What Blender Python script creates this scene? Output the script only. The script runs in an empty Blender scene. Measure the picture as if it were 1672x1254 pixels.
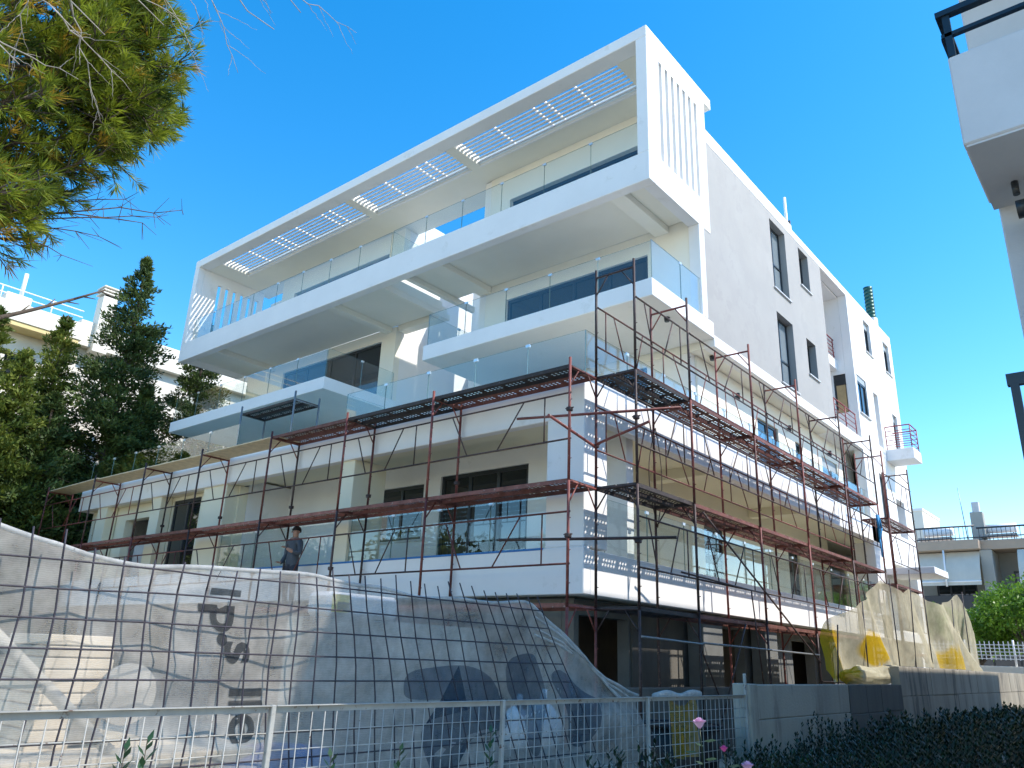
import bpy, bmesh, math, random
from mathutils import Vector, Matrix, noise
random.seed(7)
SC = bpy.context.scene
COL = SC.collection
PI = math.pi

# ------------------------------------------------------------------ camera
F_PX, YAW, PITCH, ROLL = 1277.405, -0.7020004, 0.33607, 0.0390176
cam = bpy.data.cameras.new("camera"); cam_o = bpy.data.objects.new("camera", cam); COL.objects.link(cam_o)
cam.sensor_width = 36.0; cam.lens = F_PX / 1672 * 36.0; cam.clip_start = 0.05; cam.clip_end = 3000
_cy, _sy, _cp, _sp = math.cos(YAW), math.sin(YAW), math.cos(PITCH), math.sin(PITCH)
_f = Vector((_sy*_cp, _cy*_cp, _sp)); _r = Vector((_cy, -_sy, 0)); _u = _r.cross(_f)
_cr, _sr = math.cos(ROLL), math.sin(ROLL)
_r2 = _cr*_r + _sr*_u; _u2 = -_sr*_r + _cr*_u
mw = Matrix.Identity(4)
for i in range(3):
    mw[i][0] = _r2[i]; mw[i][1] = _u2[i]; mw[i][2] = -_f[i]
mw[0][3], mw[1][3], mw[2][3] = 0.0, 0.0, 1.6
cam_o.matrix_world = mw
SC.camera = cam_o

# ------------------------------------------------------------------ world, sun, exposure
SUN = Vector((0.90, 0.42, 1.06)).normalized()
elev = math.asin(SUN.z); azim = math.atan2(SUN.x, SUN.y)      # clockwise from +Y
world = bpy.data.worlds.new("World"); SC.world = world; world.use_nodes = True
nt = world.node_tree; nt.nodes.clear()
sky = nt.nodes.new("ShaderNodeTexSky"); sky.sky_type = 'NISHITA'; sky.sun_disc = False
sky.sun_elevation = elev; sky.sun_rotation = azim; sky.altitude = 100; sky.air_density = 1.0; sky.dust_density = 0.25; sky.ozone_density = 2.2
hsv = nt.nodes.new("ShaderNodeHueSaturation"); hsv.inputs["Saturation"].default_value = 1.42
bg = nt.nodes.new("ShaderNodeBackground"); bg.inputs["Strength"].default_value = 0.15
wo = nt.nodes.new("ShaderNodeOutputWorld")
wbm = nt.nodes.new("ShaderNodeMix"); wbm.data_type = 'RGBA'; wbm.blend_type = 'MULTIPLY'; wbm.inputs["Factor"].default_value = 1.0; wbm.inputs["B"].default_value = (1.06, .895, .80, 1)   # camera white balance
nt.links.new(sky.outputs[0], hsv.inputs["Color"]); nt.links.new(hsv.outputs[0], wbm.inputs["A"]); nt.links.new(wbm.outputs["Result"], bg.inputs[0]); nt.links.new(bg.outputs[0], wo.inputs[0])
sl = bpy.data.lights.new("sun", 'SUN'); sl.energy = 2.0; sl.angle = math.radians(0.53); sl.color = (1.0, 0.93, 0.84)
so = bpy.data.objects.new("sun", sl); COL.objects.link(so)
so.rotation_euler = (-SUN).to_track_quat('-Z', 'Y').to_euler(); so.location = SUN*60
SC.view_settings.view_transform = 'Standard'; SC.view_settings.look = 'None'
SC.view_settings.exposure = 1.58; SC.view_settings.gamma = 1.0; SC.view_settings.use_curve_mapping = False

# ------------------------------------------------------------------ materials
MATS = {}
def mat(name, col, rough=.6, var=.06, scale=2.0, bump=0., bscale=60., metal=0., spec=.4, rnd=0., col2=None, thr=.55, tex2=8., streak=False, detail=6.):
    m = bpy.data.materials.new(name); m.use_nodes = True; n = m.node_tree.nodes; l = m.node_tree.links
    p = n["Principled BSDF"]; p.inputs["Roughness"].default_value = rough; p.inputs["Metallic"].default_value = metal
    p.inputs["Specular IOR Level"].default_value = spec
    tc = n.new("ShaderNodeTexCoord")
    mp = n.new("ShaderNodeMapping"); l.new(tc.outputs["Object"], mp.inputs[0])
    if streak: mp.inputs["Scale"].default_value = (1, 1, .18)
    ns = n.new("ShaderNodeTexNoise"); ns.inputs["Scale"].default_value = scale; ns.inputs["Detail"].default_value = detail; ns.inputs["Roughness"].default_value = .62
    l.new(mp.outputs[0], ns.inputs["Vector"])
    r = n.new("ShaderNodeValToRGB")
    c = Vector(col)
    r.color_ramp.elements[0].position = .3; r.color_ramp.elements[1].position = .7
    r.color_ramp.elements[0].color = (*[max(0, v*(1-var)) for v in col], 1); r.color_ramp.elements[1].color = (*[min(1, v*(1+var)) for v in col], 1)
    l.new(ns.outputs["Fac"], r.inputs[0]); out = r.outputs[0]
    if col2 is not None:
        n2 = n.new("ShaderNodeTexNoise"); n2.inputs["Scale"].default_value = tex2; n2.inputs["Detail"].default_value = 8; n2.inputs["Roughness"].default_value = .7
        l.new(mp.outputs[0], n2.inputs["Vector"])
        r2 = n.new("ShaderNodeValToRGB"); r2.color_ramp.elements[0].position = thr; r2.color_ramp.elements[1].position = thr+.06
        l.new(n2.outputs["Fac"], r2.inputs[0])
        mx = n.new("ShaderNodeMix"); mx.data_type = 'RGBA'; l.new(r2.outputs[0], mx.inputs["Factor"]); l.new(out, mx.inputs["A"]); mx.inputs["B"].default_value = (*col2, 1); out = mx.outputs["Result"]
    if rnd:
        oi = n.new("ShaderNodeObjectInfo"); h = n.new("ShaderNodeHueSaturation")
        mr = n.new("ShaderNodeMapRange"); mr.inputs["To Min"].default_value = 1-rnd; mr.inputs["To Max"].default_value = 1+rnd
        l.new(oi.outputs["Random"], mr.inputs["Value"]); l.new(mr.outputs[0], h.inputs["Value"]); l.new(out, h.inputs["Color"]); out = h.outputs[0]
    l.new(out, p.inputs["Base Color"])
    if bump:
        nb = n.new("ShaderNodeTexNoise"); nb.inputs["Scale"].default_value = bscale; nb.inputs["Detail"].default_value = 4
        l.new(tc.outputs["Object"], nb.inputs["Vector"])
        b = n.new("ShaderNodeBump"); b.inputs["Strength"].default_value = bump; b.inputs["Distance"].default_value = .02
        l.new(nb.outputs["Fac"], b.inputs["Height"]); l.new(b.outputs[0], p.inputs["Normal"])
    MATS[name] = m
    return m

def glassmat(name, tint, refl=.9, ior=1.5):
    m = bpy.data.materials.new(name); m.use_nodes = True; n = m.node_tree.nodes; l = m.node_tree.links; n.clear()
    o = n.new("ShaderNodeOutputMaterial"); t = n.new("ShaderNodeBsdfTransparent"); t.inputs[0].default_value = (*tint, 1)
    g = n.new("ShaderNodeBsdfGlossy"); g.inputs["Roughness"].default_value = .0; g.inputs["Color"].default_value = (refl, refl, refl, 1)
    lw = n.new("ShaderNodeLayerWeight"); lw.inputs[0].default_value = .5
    pw = n.new("ShaderNodeMath"); pw.operation = 'POWER'; l.new(lw.outputs["Facing"], pw.inputs[0]); pw.inputs[1].default_value = 4.0
    fr = n.new("ShaderNodeMath"); fr.operation = 'MULTIPLY_ADD'; l.new(pw.outputs[0], fr.inputs[0]); fr.inputs[1].default_value = .80; fr.inputs[2].default_value = .05
    mx = n.new("ShaderNodeMixShader"); l.new(fr.outputs[0], mx.inputs[0]); l.new(t.outputs[0], mx.inputs[1]); l.new(g.outputs[0], mx.inputs[2]); l.new(mx.outputs[0], o.inputs[0])
    return m

def netmat(name, col, alpha_lo, alpha_hi, scale=3., yellow=None, ygate=(.5, .62), transl=.35):
    m = bpy.data.materials.new(name); m.use_nodes = True; n = m.node_tree.nodes; l = m.node_tree.links; n.clear()
    o = n.new("ShaderNodeOutputMaterial"); t = n.new("ShaderNodeBsdfTransparent")
    d = n.new("ShaderNodeBsdfDiffuse"); tr = n.new("ShaderNodeBsdfTranslucent")
    tc = n.new("ShaderNodeTexCoord"); ns = n.new("ShaderNodeTexNoise"); ns.inputs["Scale"].default_value = scale; ns.inputs["Detail"].default_value = 7; ns.inputs["Roughness"].default_value = .65
    l.new(tc.outputs["Object"], ns.inputs["Vector"])
    r = n.new("ShaderNodeValToRGB"); r.color_ramp.elements[0].position = .32; r.color_ramp.elements[1].position = .68
    r.color_ramp.elements[0].color = (*[c*.8 for c in col], 1); r.color_ramp.elements[1].color = (*[min(1, c*1.1) for c in col], 1)
    l.new(ns.outputs["Fac"], r.inputs[0]); out = r.outputs[0]
    if yellow:
        if ygate is None:
            n2 = n.new("ShaderNodeAttribute"); n2.attribute_name = "dye"
        else:
            n2 = n.new("ShaderNodeTexNoise"); n2.inputs["Scale"].default_value = .45; n2.inputs["Detail"].default_value = 3
            l.new(tc.outputs["Object"], n2.inputs["Vector"])
        r2 = n.new("ShaderNodeValToRGB"); r2.color_ramp.elements[0].position = ygate[0] if ygate else .4; r2.color_ramp.elements[1].position = ygate[1] if ygate else .65; l.new(n2.outputs["Fac"], r2.inputs[0])
        mx2 = n.new("ShaderNodeMix"); mx2.data_type = 'RGBA'; l.new(r2.outputs[0], mx2.inputs["Factor"]); l.new(out, mx2.inputs["A"]); mx2.inputs["B"].default_value = (*yellow, 1); out = mx2.outputs["Result"]
    l.new(out, d.inputs[0]); l.new(out, tr.inputs[0])
    a = n.new("ShaderNodeMixShader"); a.inputs[0].default_value = transl; l.new(d.outputs[0], a.inputs[1]); l.new(tr.outputs[0], a.inputs[2])
    # fine weave + patchy density drive the opacity
    wv = n.new("ShaderNodeTexWave"); wv.inputs["Scale"].default_value = 26; wv.inputs["Distortion"].default_value = 5; wv.inputs["Detail"].default_value = 2; wv.bands_direction = 'Z'
    l.new(tc.outputs["Object"], wv.inputs["Vector"])
    add = n.new("ShaderNodeMath"); add.operation = 'MULTIPLY_ADD'; l.new(wv.outputs["Fac"], add.inputs[0]); add.inputs[1].default_value = .16; l.new(ns.outputs["Fac"], add.inputs[2])
    mr = n.new("ShaderNodeMapRange"); mr.inputs["From Min"].default_value = .3; mr.inputs["From Max"].default_value = .85; mr.inputs["To Min"].default_value = alpha_lo; mr.inputs["To Max"].default_value = alpha_hi
    l.new(add.outputs[0], mr.inputs["Value"])
    mx = n.new("ShaderNodeMixShader"); l.new(mr.outputs[0], mx.inputs[0]); l.new(t.outputs[0], mx.inputs[1]); l.new(a.outputs[0], mx.inputs[2]); l.new(mx.outputs[0], o.inputs[0])
    return m

def leafmat(name, c1, c2, rough=.5, transl=.3, rnd=.12, scale=1.2):
    m = bpy.data.materials.new(name); m.use_nodes = True; n = m.node_tree.nodes; l = m.node_tree.links; n.clear()
    o = n.new("ShaderNodeOutputMaterial"); p = n.new("ShaderNodeBsdfPrincipled"); p.inputs["Roughness"].default_value = rough; p.inputs["Specular IOR Level"].default_value = .3
    tr = n.new("ShaderNodeBsdfTranslucent"); mx = n.new("ShaderNodeMixShader"); mx.inputs[0].default_value = transl
    tc = n.new("ShaderNodeTexCoord"); ns = n.new("ShaderNodeTexNoise"); ns.inputs["Scale"].default_value = scale; ns.inputs["Detail"].default_value = 5; ns.inputs["Roughness"].default_value = .7
    l.new(tc.outputs["Object"], ns.inputs["Vector"])
    r = n.new("ShaderNodeValToRGB"); r.color_ramp.elements[0].position = .35; r.color_ramp.elements[1].position = .66
    r.color_ramp.elements[0].color = (*c1, 1); r.color_ramp.elements[1].color = (*c2, 1); l.new(ns.outputs["Fac"], r.inputs[0])
    l.new(r.outputs[0], p.inputs["Base Color"]); l.new(r.outputs[0], tr.inputs[0]); l.new(p.outputs[0], mx.inputs[1]); l.new(tr.outputs[0], mx.inputs[2]); l.new(mx.outputs[0], o.inputs[0])
    return m

M_WHITE = mat("white_render", (.82, .81, .79), .75, .035, .9, .08, 50, col2=(.755, .745, .715), thr=.60, tex2=1.7)
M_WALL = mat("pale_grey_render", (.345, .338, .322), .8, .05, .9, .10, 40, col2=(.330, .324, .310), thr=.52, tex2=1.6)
M_SOFF = mat("cream_white_render", (.84, .81, .71), .75, .03, .8, .04, 90)
M_BEIGE = mat("cream_render", (.80, .745, .57), .8, .03, .8, .05, 90)
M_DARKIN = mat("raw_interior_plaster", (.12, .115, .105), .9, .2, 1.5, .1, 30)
M_SHADE = mat("shade_grey_plaster", (.15, .155, .15), .9, .2, 1.5, .15, 30)  # ground-floor shade is put into this dark plaster colour
M_FRAME = mat("anthracite_aluminium", (.022, .027, .032), .35, .1, 4, spec=.5)
M_SILL = mat("grey_marble_sill", (.55, .55, .54), .5, .06, 6)
M_GLASS = glassmat("balustrade_glass", (.93, .96, .955), .9, 1.5)
M_GEDG2 = mat("green_glass_edge", (.15, .24, .22), .15, .1, 4, spec=.8)
M_GEDGE = mat("glass_clip_steel", (.75, .76, .76), .3, .03, 5, metal=.6)
M_PANE = mat("window_glass", (.012, .016, .02), .02, .05, 1, spec=1.0)
M_PANEB = mat("window_glass_reflection", (.20, .24, .26), .02, .05, 1, spec=1.0)  # light-blue reflection and curtains put into the pane colour
M_TAPE = mat("blue_masking_tape", (.02, .16, .42), .5, .1, 8)
M_RED = mat("red_painted_railing", (.25, .022, .03), .45, .12, 9)
M_LOUV = mat("white_aluminium", (.82, .82, .82), .35, .02, 3)
M_SCAF = mat("maroon_scaffold_paint", (.17, .046, .036), .55, .45, 7, .15, 60, rnd=.45, col2=(.30, .24, .20), thr=.62, tex2=16)
M_SCAFD = mat("black_worn_scaffold_steel", (.055, .032, .028), .55, .4, 8, .15, 60, rnd=.4, col2=(.24, .17, .13), thr=.60, tex2=14)
M_SCAFG = mat("galvanised_tube", (.24, .245, .245), .45, .15, 10, metal=.5)
M_DECK = mat("rusty_deck_steel", (.19, .072, .054), .65, .4, 5, .2, 40, rnd=.35, col2=(.30, .25, .21), thr=.60, tex2=9)
M_DECKD = mat("dark_deck_steel", (.045, .034, .030), .65, .4, 5, .2, 40, rnd=.3, col2=(.22, .18, .15), thr=.62, tex2=9)
M_WOOD = mat("pale_shuttering_board", (.62, .51, .34), .75, .18, 5, .1, 40, rnd=.08, col2=(.42, .33, .24), thr=.6)
M_CONC = mat("board_marked_concrete", (.32, .29, .23), .9, .26, 1.6, .4, 25, col2=(.16, .145, .12), thr=.54, tex2=1.7, streak=True)
M_CONC2 = mat("painted_concrete", (.37, .345, .285), .85, .16, 1.4, .3, 30, streak=True, col2=(.27, .25, .205), thr=.56, tex2=2.2)
M_CONCD = mat("stain_and_shade_concrete", (.12, .113, .098), .9, .25, 2, .3, 25, streak=True)  # stained wall section; also painted shade on the base wall
M_FENCE = mat("chipped_white_fence_paint", (.34, .335, .305), .65, .18, 5, .1, 60, col2=(.13, .075, .05), thr=.60, tex2=14)
M_REBAR = mat("dark_rebar", (.035, .03, .04), .6, .3, 20, .2, 90)
M_EARTH = mat("bare_site_earth", (.46, .40, .29), .95, .3, 1.2, .6, 9)
M_ASPH = mat("worn_asphalt", (.09, .09, .09), .9, .2, 30, .3, 120)
M_NET = netmat("white_debris_net", (.57, .54, .49), .34, .64, 3.4)
M_NETY = netmat("cream_yellow_net", (.66, .61, .44), .56, .86, 2.6, yellow=(.66, .44, .02), ygate=None)
M_NETH = netmat("net_hem", (.64, .63, .60), .5, .8, 6)
M_TUB = mat("black_plastic", (.008, .008, .009), .5, .2, 5)
M_PRINT = netmat("grey_net_print", (.05, .055, .06), .6, .88, 12)
M_BLUEP = netmat("blue_net_print", (.06, .10, .15), .42, .66, 5)

# ------------------------------------------------------------------ helpers
def link(o, parent=None):
    COL.objects.link(o)
    if parent is not None:
        o.parent = parent
        if parent.type == 'EMPTY':
            o.matrix_parent_inverse = Matrix.Translation(-parent.location)
    return o
def obj(name, bm, m, parent=None, smooth=False):
    if isinstance(bm, tuple):
        me = bpy.data.meshes.new(name); me.from_pydata(*bm); me.update()
    elif isinstance(bm, bpy.types.Mesh): me = bm
    else:
        me = bpy.data.meshes.new(name); bm.to_mesh(me); bm.free()
    if m is not None and not me.materials: me.materials.append(m)
    if smooth: me.shade_smooth()
    return link(bpy.data.objects.new(name, me), parent)
def thing(name, label, cat, loc=(0, 0, 0), group=None):
    o = bpy.data.objects.new(name, None); COL.objects.link(o); o.location = loc; o.empty_display_size = .2
    o["label"] = label; o["category"] = cat
    if group: o["group"] = group
    return o
def tag(o, label, cat, group=None):
    o["label"] = label; o["category"] = cat
    if group: o["group"] = group
    return o
def structure(o): o["kind"] = "structure"; return o
def B(): return bmesh.new()
def box(bm, x0, x1, y0, y1, z0, z1, bev=0.):
    if x0 > x1: x0, x1 = x1, x0
    if y0 > y1: y0, y1 = y1, y0
    if z0 > z1: z0, z1 = z1, z0
    vs = [bm.verts.new((x, y, z)) for z in (z0, z1) for y in (y0, y1) for x in (x0, x1)]
    fs = [bm.faces.new([vs[i] for i in f]) for f in ((0, 2, 3, 1), (4, 5, 7, 6), (0, 1, 5, 4), (2, 6, 7, 3), (0, 4, 6, 2), (1, 3, 7, 5))]
    if bev:
        es = set(e for f in fs for e in f.edges)
        bmesh.ops.bevel(bm, geom=list(es), offset=bev, segments=1, affect='EDGES')
    return bm
def part(name, m, parent, *a, bev=.012):
    return obj(name, box(B(), *a, bev=bev), m, parent)
def tube(bm, p, q, r, n=8, r2=None, caps=True):
    p = Vector(p); q = Vector(q); d = q-p
    if d.length < 1e-6: return bm
    r2 = r if r2 is None else r2
    z = d.normalized(); x = z.orthogonal().normalized(); y = z.cross(x)
    a = [bm.verts.new(p + (x*math.cos(t)+y*math.sin(t))*r) for t in (2*PI*i/n for i in range(n))]
    b = [bm.verts.new(q + (x*math.cos(t)+y*math.sin(t))*r2) for t in (2*PI*i/n for i in range(n))]
    for i in range(n):
        f = bm.faces.new((a[i], a[(i+1) % n], b[(i+1) % n], b[i])); f.smooth = True
    if caps:
        bm.faces.new(a[::-1]); bm.faces.new(b)
    return bm
def poly_tube(bm, pts, r, n=6, r2=None):
    r2 = r if r2 is None else r2; k = len(pts)-1
    for i in range(k):
        tube(bm, pts[i], pts[i+1], r+(r2-r)*i/k, n, r+(r2-r)*(i+1)/k, caps=(i in (0, k-1)))
    return bm
def wall(name, parent, m, axis, pos, thick, u0, u1, z0, z1, ops=()):
    """wall slab with rectangular openings; axis 'x': outer face x=pos, body towards -x; 'y': outer face y=pos, body towards +y"""
    us = sorted(set([u0, u1] + [min(max(v, u0), u1) for o in ops for v in o[:2]])); zs = sorted(set([z0, z1] + [min(max(v, z0), z1) for o in ops for v in o[2:]]))
    nu, nz = len(us)-1, len(zs)-1
    def solid(i, j):
        if i < 0 or j < 0 or i >= nu or j >= nz: return False
        cu, cz = (us[i]+us[i+1])/2, (zs[j]+zs[j+1])/2
        return not any(o[0] < cu < o[1] and o[2] < cz < o[3] for o in ops)
    V = {}; verts = []; faces = []
    def v(u, z, k):
        key = (round(u, 4), round(z, 4), k)
        if key not in V:
            d = 0 if k == 0 else thick
            verts.append((pos-d, u, z) if axis == 'x' else (u, pos+d, z)); V[key] = len(verts)-1
        return V[key]
    for i in range(nu):
        for j in range(nz):
            if not solid(i, j): continue
            a, b, c, d = us[i], us[i+1], zs[j], zs[j+1]
            faces.append((v(a, c, 0), v(b, c, 0), v(b, d, 0), v(a, d, 0))); faces.append((v(a, c, 1), v(a, d, 1), v(b, d, 1), v(b, c, 1)))
            if not solid(i-1, j): faces.append((v(a, c, 0), v(a, d, 0), v(a, d, 1), v(a, c, 1)))
            if not solid(i+1, j): faces.append((v(b, c, 0), v(b, c, 1), v(b, d, 1), v(b, d, 0)))
            if not solid(i, j-1): faces.append((v(a, c, 0), v(a, c, 1), v(b, c, 1), v(b, c, 0)))
            if not solid(i, j+1): faces.append((v(a, d, 0), v(b, d, 0), v(b, d, 1), v(a, d, 1)))
    me = bpy.data.meshes.new(name); me.from_pydata(verts, [], faces); me.update()
    bm = bmesh.new(); bm.from_mesh(me); bmesh.ops.recalc_face_normals(bm, faces=bm.faces); bm.to_mesh(me); bm.free()
    return obj(name, me, m, parent)
def window(parent, axis, pos, u0, u1, z0, z1, cols=1, trans=None, fw=.07, sill=None, shutter=0., pane=None):
    """framed window: bars 6 cm deep just behind plane pos, one pane object per light"""
    s = -1 if axis == 'x' else 1
    def bb(bm, a, b, c, d, d0, d1, bev=0):
        if axis == 'x': box(bm, pos+s*d0, pos+s*d1, a, b, c, d, bev)
        else: box(bm, a, b, pos+s*d0, pos+s*d1, c, d, bev)
        return bm
    bm = B(); top = z1-shutter
    bb(bm, u0, u0+fw, z0, z1, 0, .07); bb(bm, u1-fw, u1, z0, z1, 0, .07)
    bb(bm, u0+fw, u1-fw, z0, z0+fw, .002, .068); bb(bm, u0+fw, u1-fw, top-fw, top, .002, .068)
    w = (u1-u0-fw)/cols; zt = z0+fw+(top-z0)*trans if trans else None
    for k in range(1, cols): bb(bm, u0+w*k, u0+w*k+fw, z0+fw, top-fw, .004, .066)
    wo_ = obj("window", bm, M_FRAME, parent)
    for k in range(cols):
        a, b = u0+w*k+fw, u0+w*(k+1)
        segs = [(z0+fw, top-fw)] if not trans else [(z0+fw, zt-fw/2), (zt+fw/2, top-fw)]
        if trans: obj("transom", bb(B(), a, b, zt-fw/2, zt+fw/2, .006, .064), M_FRAME, wo_)
        for c, d in segs: obj("pane", bb(B(), a, b, c, d, .03, .042), pane or M_PANE, wo_)
    if shutter: obj("shutter_box", bb(B(), u0+fw, u1-fw, top, z1, -.01, .06), M_SHUT, wo_)
    if sill: obj("sill", bb(B(), u0-.06, u1+.06, z0-.05, z0, -sill, .02, .006), M_SILL, wo_)
    return wo_
M_SHUT = mat("grey_roller_shutter_box", (.33, .37, .39), .5, .06, 5)

# ------------------------------------------------------------------ ground
def ground_sheet(name, m, x0, x1, y0, y1, z, n=24, amp=0.):
    vs = []; fs = []
    for j in range(n+1):
        for i in range(n+1):
            x = x0+(x1-x0)*i/n; y = y0+(y1-y0)*j/n
            vs.append((x, y, z+amp*noise.noise((x*.7, y*.7, 3.1))))
    for j in range(n):
        for i in range(n): a = j*(n+1)+i; fs.append((a, a+1, a+n+2, a+n+1))
    return structure(obj(name, (vs, [], fs), m))
ground_sheet("ground", M_EARTH, -900, 900, -900, 900, -.02, 8)
ground_sheet("street", M_ASPH, -2.6, 9, -40, 60, .0, 4)
ground_sheet("building_site", M_EARTH, -34, -4.9, -6, 40, .03, 60, .06)
structure(part("pavement", M_CONC2, None, -4.1, -2.6, -40, 60, -.05, .12))

# ------------------------------------------------------------------ the white apartment building
XS, XL = -7.5, -28.3
BLD = thing("apartment_building", "large white four-storey apartment building with stacked balconies behind red scaffolding", "building", (-18, 22, 0))
Pb = lambda name, m, *a, bev=.012: part(name, m, BLD, *a, bev=bev)

# core: dark interior floors and hidden back walls so that no light leaks through
Pb("rear_wall", M_WHITE, -28.0, -7.75, 33.2, 33.45, 0, 14.7)
Pb("left_wall", M_WHITE, -28.0, -27.75, 11.6, 33.2, 0, 5.66)
Pb("left_wall_upper", M_WHITE, -27.9, -27.7, 16.46, 33.2, 6.3, 11.9)
# ---- ground floor, shade put into its dark plaster and concrete colours
wall("ground_floor_side_wall", BLD, M_SHADE, 'x', -8.2, .25, 11.6, 33.2, 0, 2.62, [(11.75, 13.4, .9, 2.35), (16.8, 18.6, .9, 2.4), (21.6, 23.2, 0, 2.3), (25, 27, .9, 2.3)])
wall("ground_floor_front_wall", BLD, M_SHADE, 'y', 11.6, .25, -27.7, -8.46, 0, 2.62, [(-13.4, -9.2, 0, 2.35), (-19.5, -15, 0, 2.35), (-26, -22, .8, 2.35)])
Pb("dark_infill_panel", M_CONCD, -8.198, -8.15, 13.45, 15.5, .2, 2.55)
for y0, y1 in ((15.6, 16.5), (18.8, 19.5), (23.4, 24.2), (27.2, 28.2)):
    Pb("ground_floor_pier", M_SHADE, -8.12, -7.75, y0, y1, 0, 2.62)  # beige piers coloured dark to stand for shade
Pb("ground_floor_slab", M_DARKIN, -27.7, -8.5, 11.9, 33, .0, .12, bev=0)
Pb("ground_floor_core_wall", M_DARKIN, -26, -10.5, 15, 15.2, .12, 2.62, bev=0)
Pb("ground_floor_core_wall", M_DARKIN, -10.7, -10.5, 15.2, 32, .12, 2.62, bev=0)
Pb("concrete_base_wall", M_CONCD, -7.05, -6.85, 11.2, 20.5, 0, 1.22)  # dark concrete colour stands in for shade on this wall
# ---- level 1: slab with deep white fascia
Pb("level_one_slab", M_SOFF, -27.9, -7.7, 11.07, 33.1, 2.66, 3.0)
Pb("level_one_front_fascia", M_WHITE, -28.0, XS, 10.87, 11.07, 2.62, 3.40)
Pb("level_one_side_fascia", M_WHITE, -7.7, XS, 11.07, 28.6, 2.62, 3.36)
Pb("masking_tape_strip", M_TAPE, -17.2, -8.35, 10.862, 10.90, 3.37, 3.408, bev=0)
# corner pier, cross piers
Pb("corner_pier", M_WHITE, -8.31, XS-.003, 10.873, 11.6, 3.40, 5.68)
for xr, w, y1 in ((-13.8, .45, 11.9), (-19.05, 1.15, 11.75), (-22.55, .55, 11.3), (-26.05, .65, 11.3)):
    Pb("pier", M_BEIGE, xr-w, xr, 10.95, y1, 3.0, 5.70)
# recessed front walls of level 1
wall("level_one_recess_wall", BLD, M_WHITE, 'y', 12.9, .25, -19.0, -7.9, 3.0, 5.95, [(-13.0, -10.35, 3.0, 5.58), (-15.2, -13.55, 4.15, 5.47)])
window(BLD, 'y', 12.96, -13.0, -10.35, 3.0, 5.58, cols=3, fw=.09)
window(BLD, 'y', 12.96, -15.2, -13.55, 4.15, 5.47, cols=2, fw=.07, sill=.1)
wall("level_one_left_wall", BLD, M_BEIGE, 'y', 11.32, .25, -27.9, -19.0, 3.0, 5.7, [(-22.5, -20.95, 3.0, 5.6), (-25.4, -23.7, 3.0, 5.25), (-27.7, -26.75, 3.0, 5.5)])
window(BLD, 'y', 11.36, -22.5, -20.95, 3.0, 5.6, cols=2, fw=.08)
Pb("plasterboard_panel", M_SILL, -25.3, -24.35, 11.7, 11.75, 3.0, 4.6)
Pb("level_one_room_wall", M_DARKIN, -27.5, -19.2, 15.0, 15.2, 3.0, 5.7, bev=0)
Pb("level_one_return_wall", M_WHITE, -19.25, -19.0, 11.58, 13.0, 3.0, 5.9)
# side of level 1
wall("level_one_side_wall", BLD, M_BEIGE, 'x', -9.3, .25, 13.15, 28.6, 3.0, 5.95, [(19.0, 20.2, 3.0, 5.3), (24.8, 25.75, 3.0, 5.4)])
window(BLD, 'x', -9.36, 19.0, 20.2, 3.0, 5.3, cols=1); window(BLD, 'x', -9.36, 24.8, 25.75, 3.0, 5.4, cols=1)
for y0, y1 in ((16.3, 16.65), (21.9, 22.25)):
    Pb("soffit_beam", M_BEIGE, -9.3, -7.72, y0, y1, 5.70, 5.98)
Pb("side_pier", M_WHITE, -8.3, -7.72, 28.0, 28.59, 3.36, 5.68)
# ---- level 2 slab and fascia
Pb("level_two_slab", M_BEIGE, -27.9, -7.7, 11.07, 33.1, 5.95, 6.30)
Pb("level_two_front_fascia", M_WHITE, -28.05, XS, 10.87, 11.07, 5.68, 6.42)
Pb("level_two_front_beam", M_BEIGE, -27.95, -8.3, 11.07, 11.45, 5.71, 5.95)
Pb("level_two_side_fascia", M_WHITE, -7.7, XS, 11.07, 28.6, 5.68, 6.42)
Pb("level_two_left_fascia", M_WHITE, -28.05, -27.85, 11.07, 33.0, 5.68, 6.42)
# level 2 walls
wall("level_two_front_wall", BLD, M_WHITE, 'y', 16.4, .25, -27.9, -8.2, 6.3, 9.0, [(-14.0, -9.4, 6.3, 8.7), (-25.5, -21.5, 6.3, 8.7)])
window(BLD, 'y', 16.46, -14.0, -9.4, 6.3, 8.7, cols=4); window(BLD, 'y', 16.46, -25.5, -21.5, 6.3, 8.7, cols=3)
wall("level_two_side_wall", BLD, M_SOFF, 'x', -8.15, .25, 16.65, 28.55, 6.3, 8.8, [(20.2, 21.7, 6.3, 8.15), (23.0, 23.5, 6.3, 8.1), (25.3, 26.8, 6.3, 8.15)])
window(BLD, 'x', -8.2, 20.2, 21.7, 6.3, 8.15, cols=2); window(BLD, 'x', -8.2, 23.0, 23.5, 6.3, 8.1); window(BLD, 'x', -8.2, 25.3, 26.8, 6.3, 8.15, cols=1, shutter=.35)
for y in (18.8, 22.4, 25.9): 
    obj("wall_lamp", tube(tube(B(), (-8.15, y, 8.33), (-8.07, y, 8.33), .03, 8), (-8.06, y, 8.25), (-8.06, y, 8.42), .05, 10), M_FRAME, BLD)
for x, y in ((-7.85, 16.9), (-7.83, 14.6)):
    obj("soffit_lamp", tube(B(), (x, y, 8.80 if y > 16 else 9.0), (x, y, 8.70 if y > 16 else 8.9), .07, 12, .055), M_FRAME, BLD)
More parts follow.
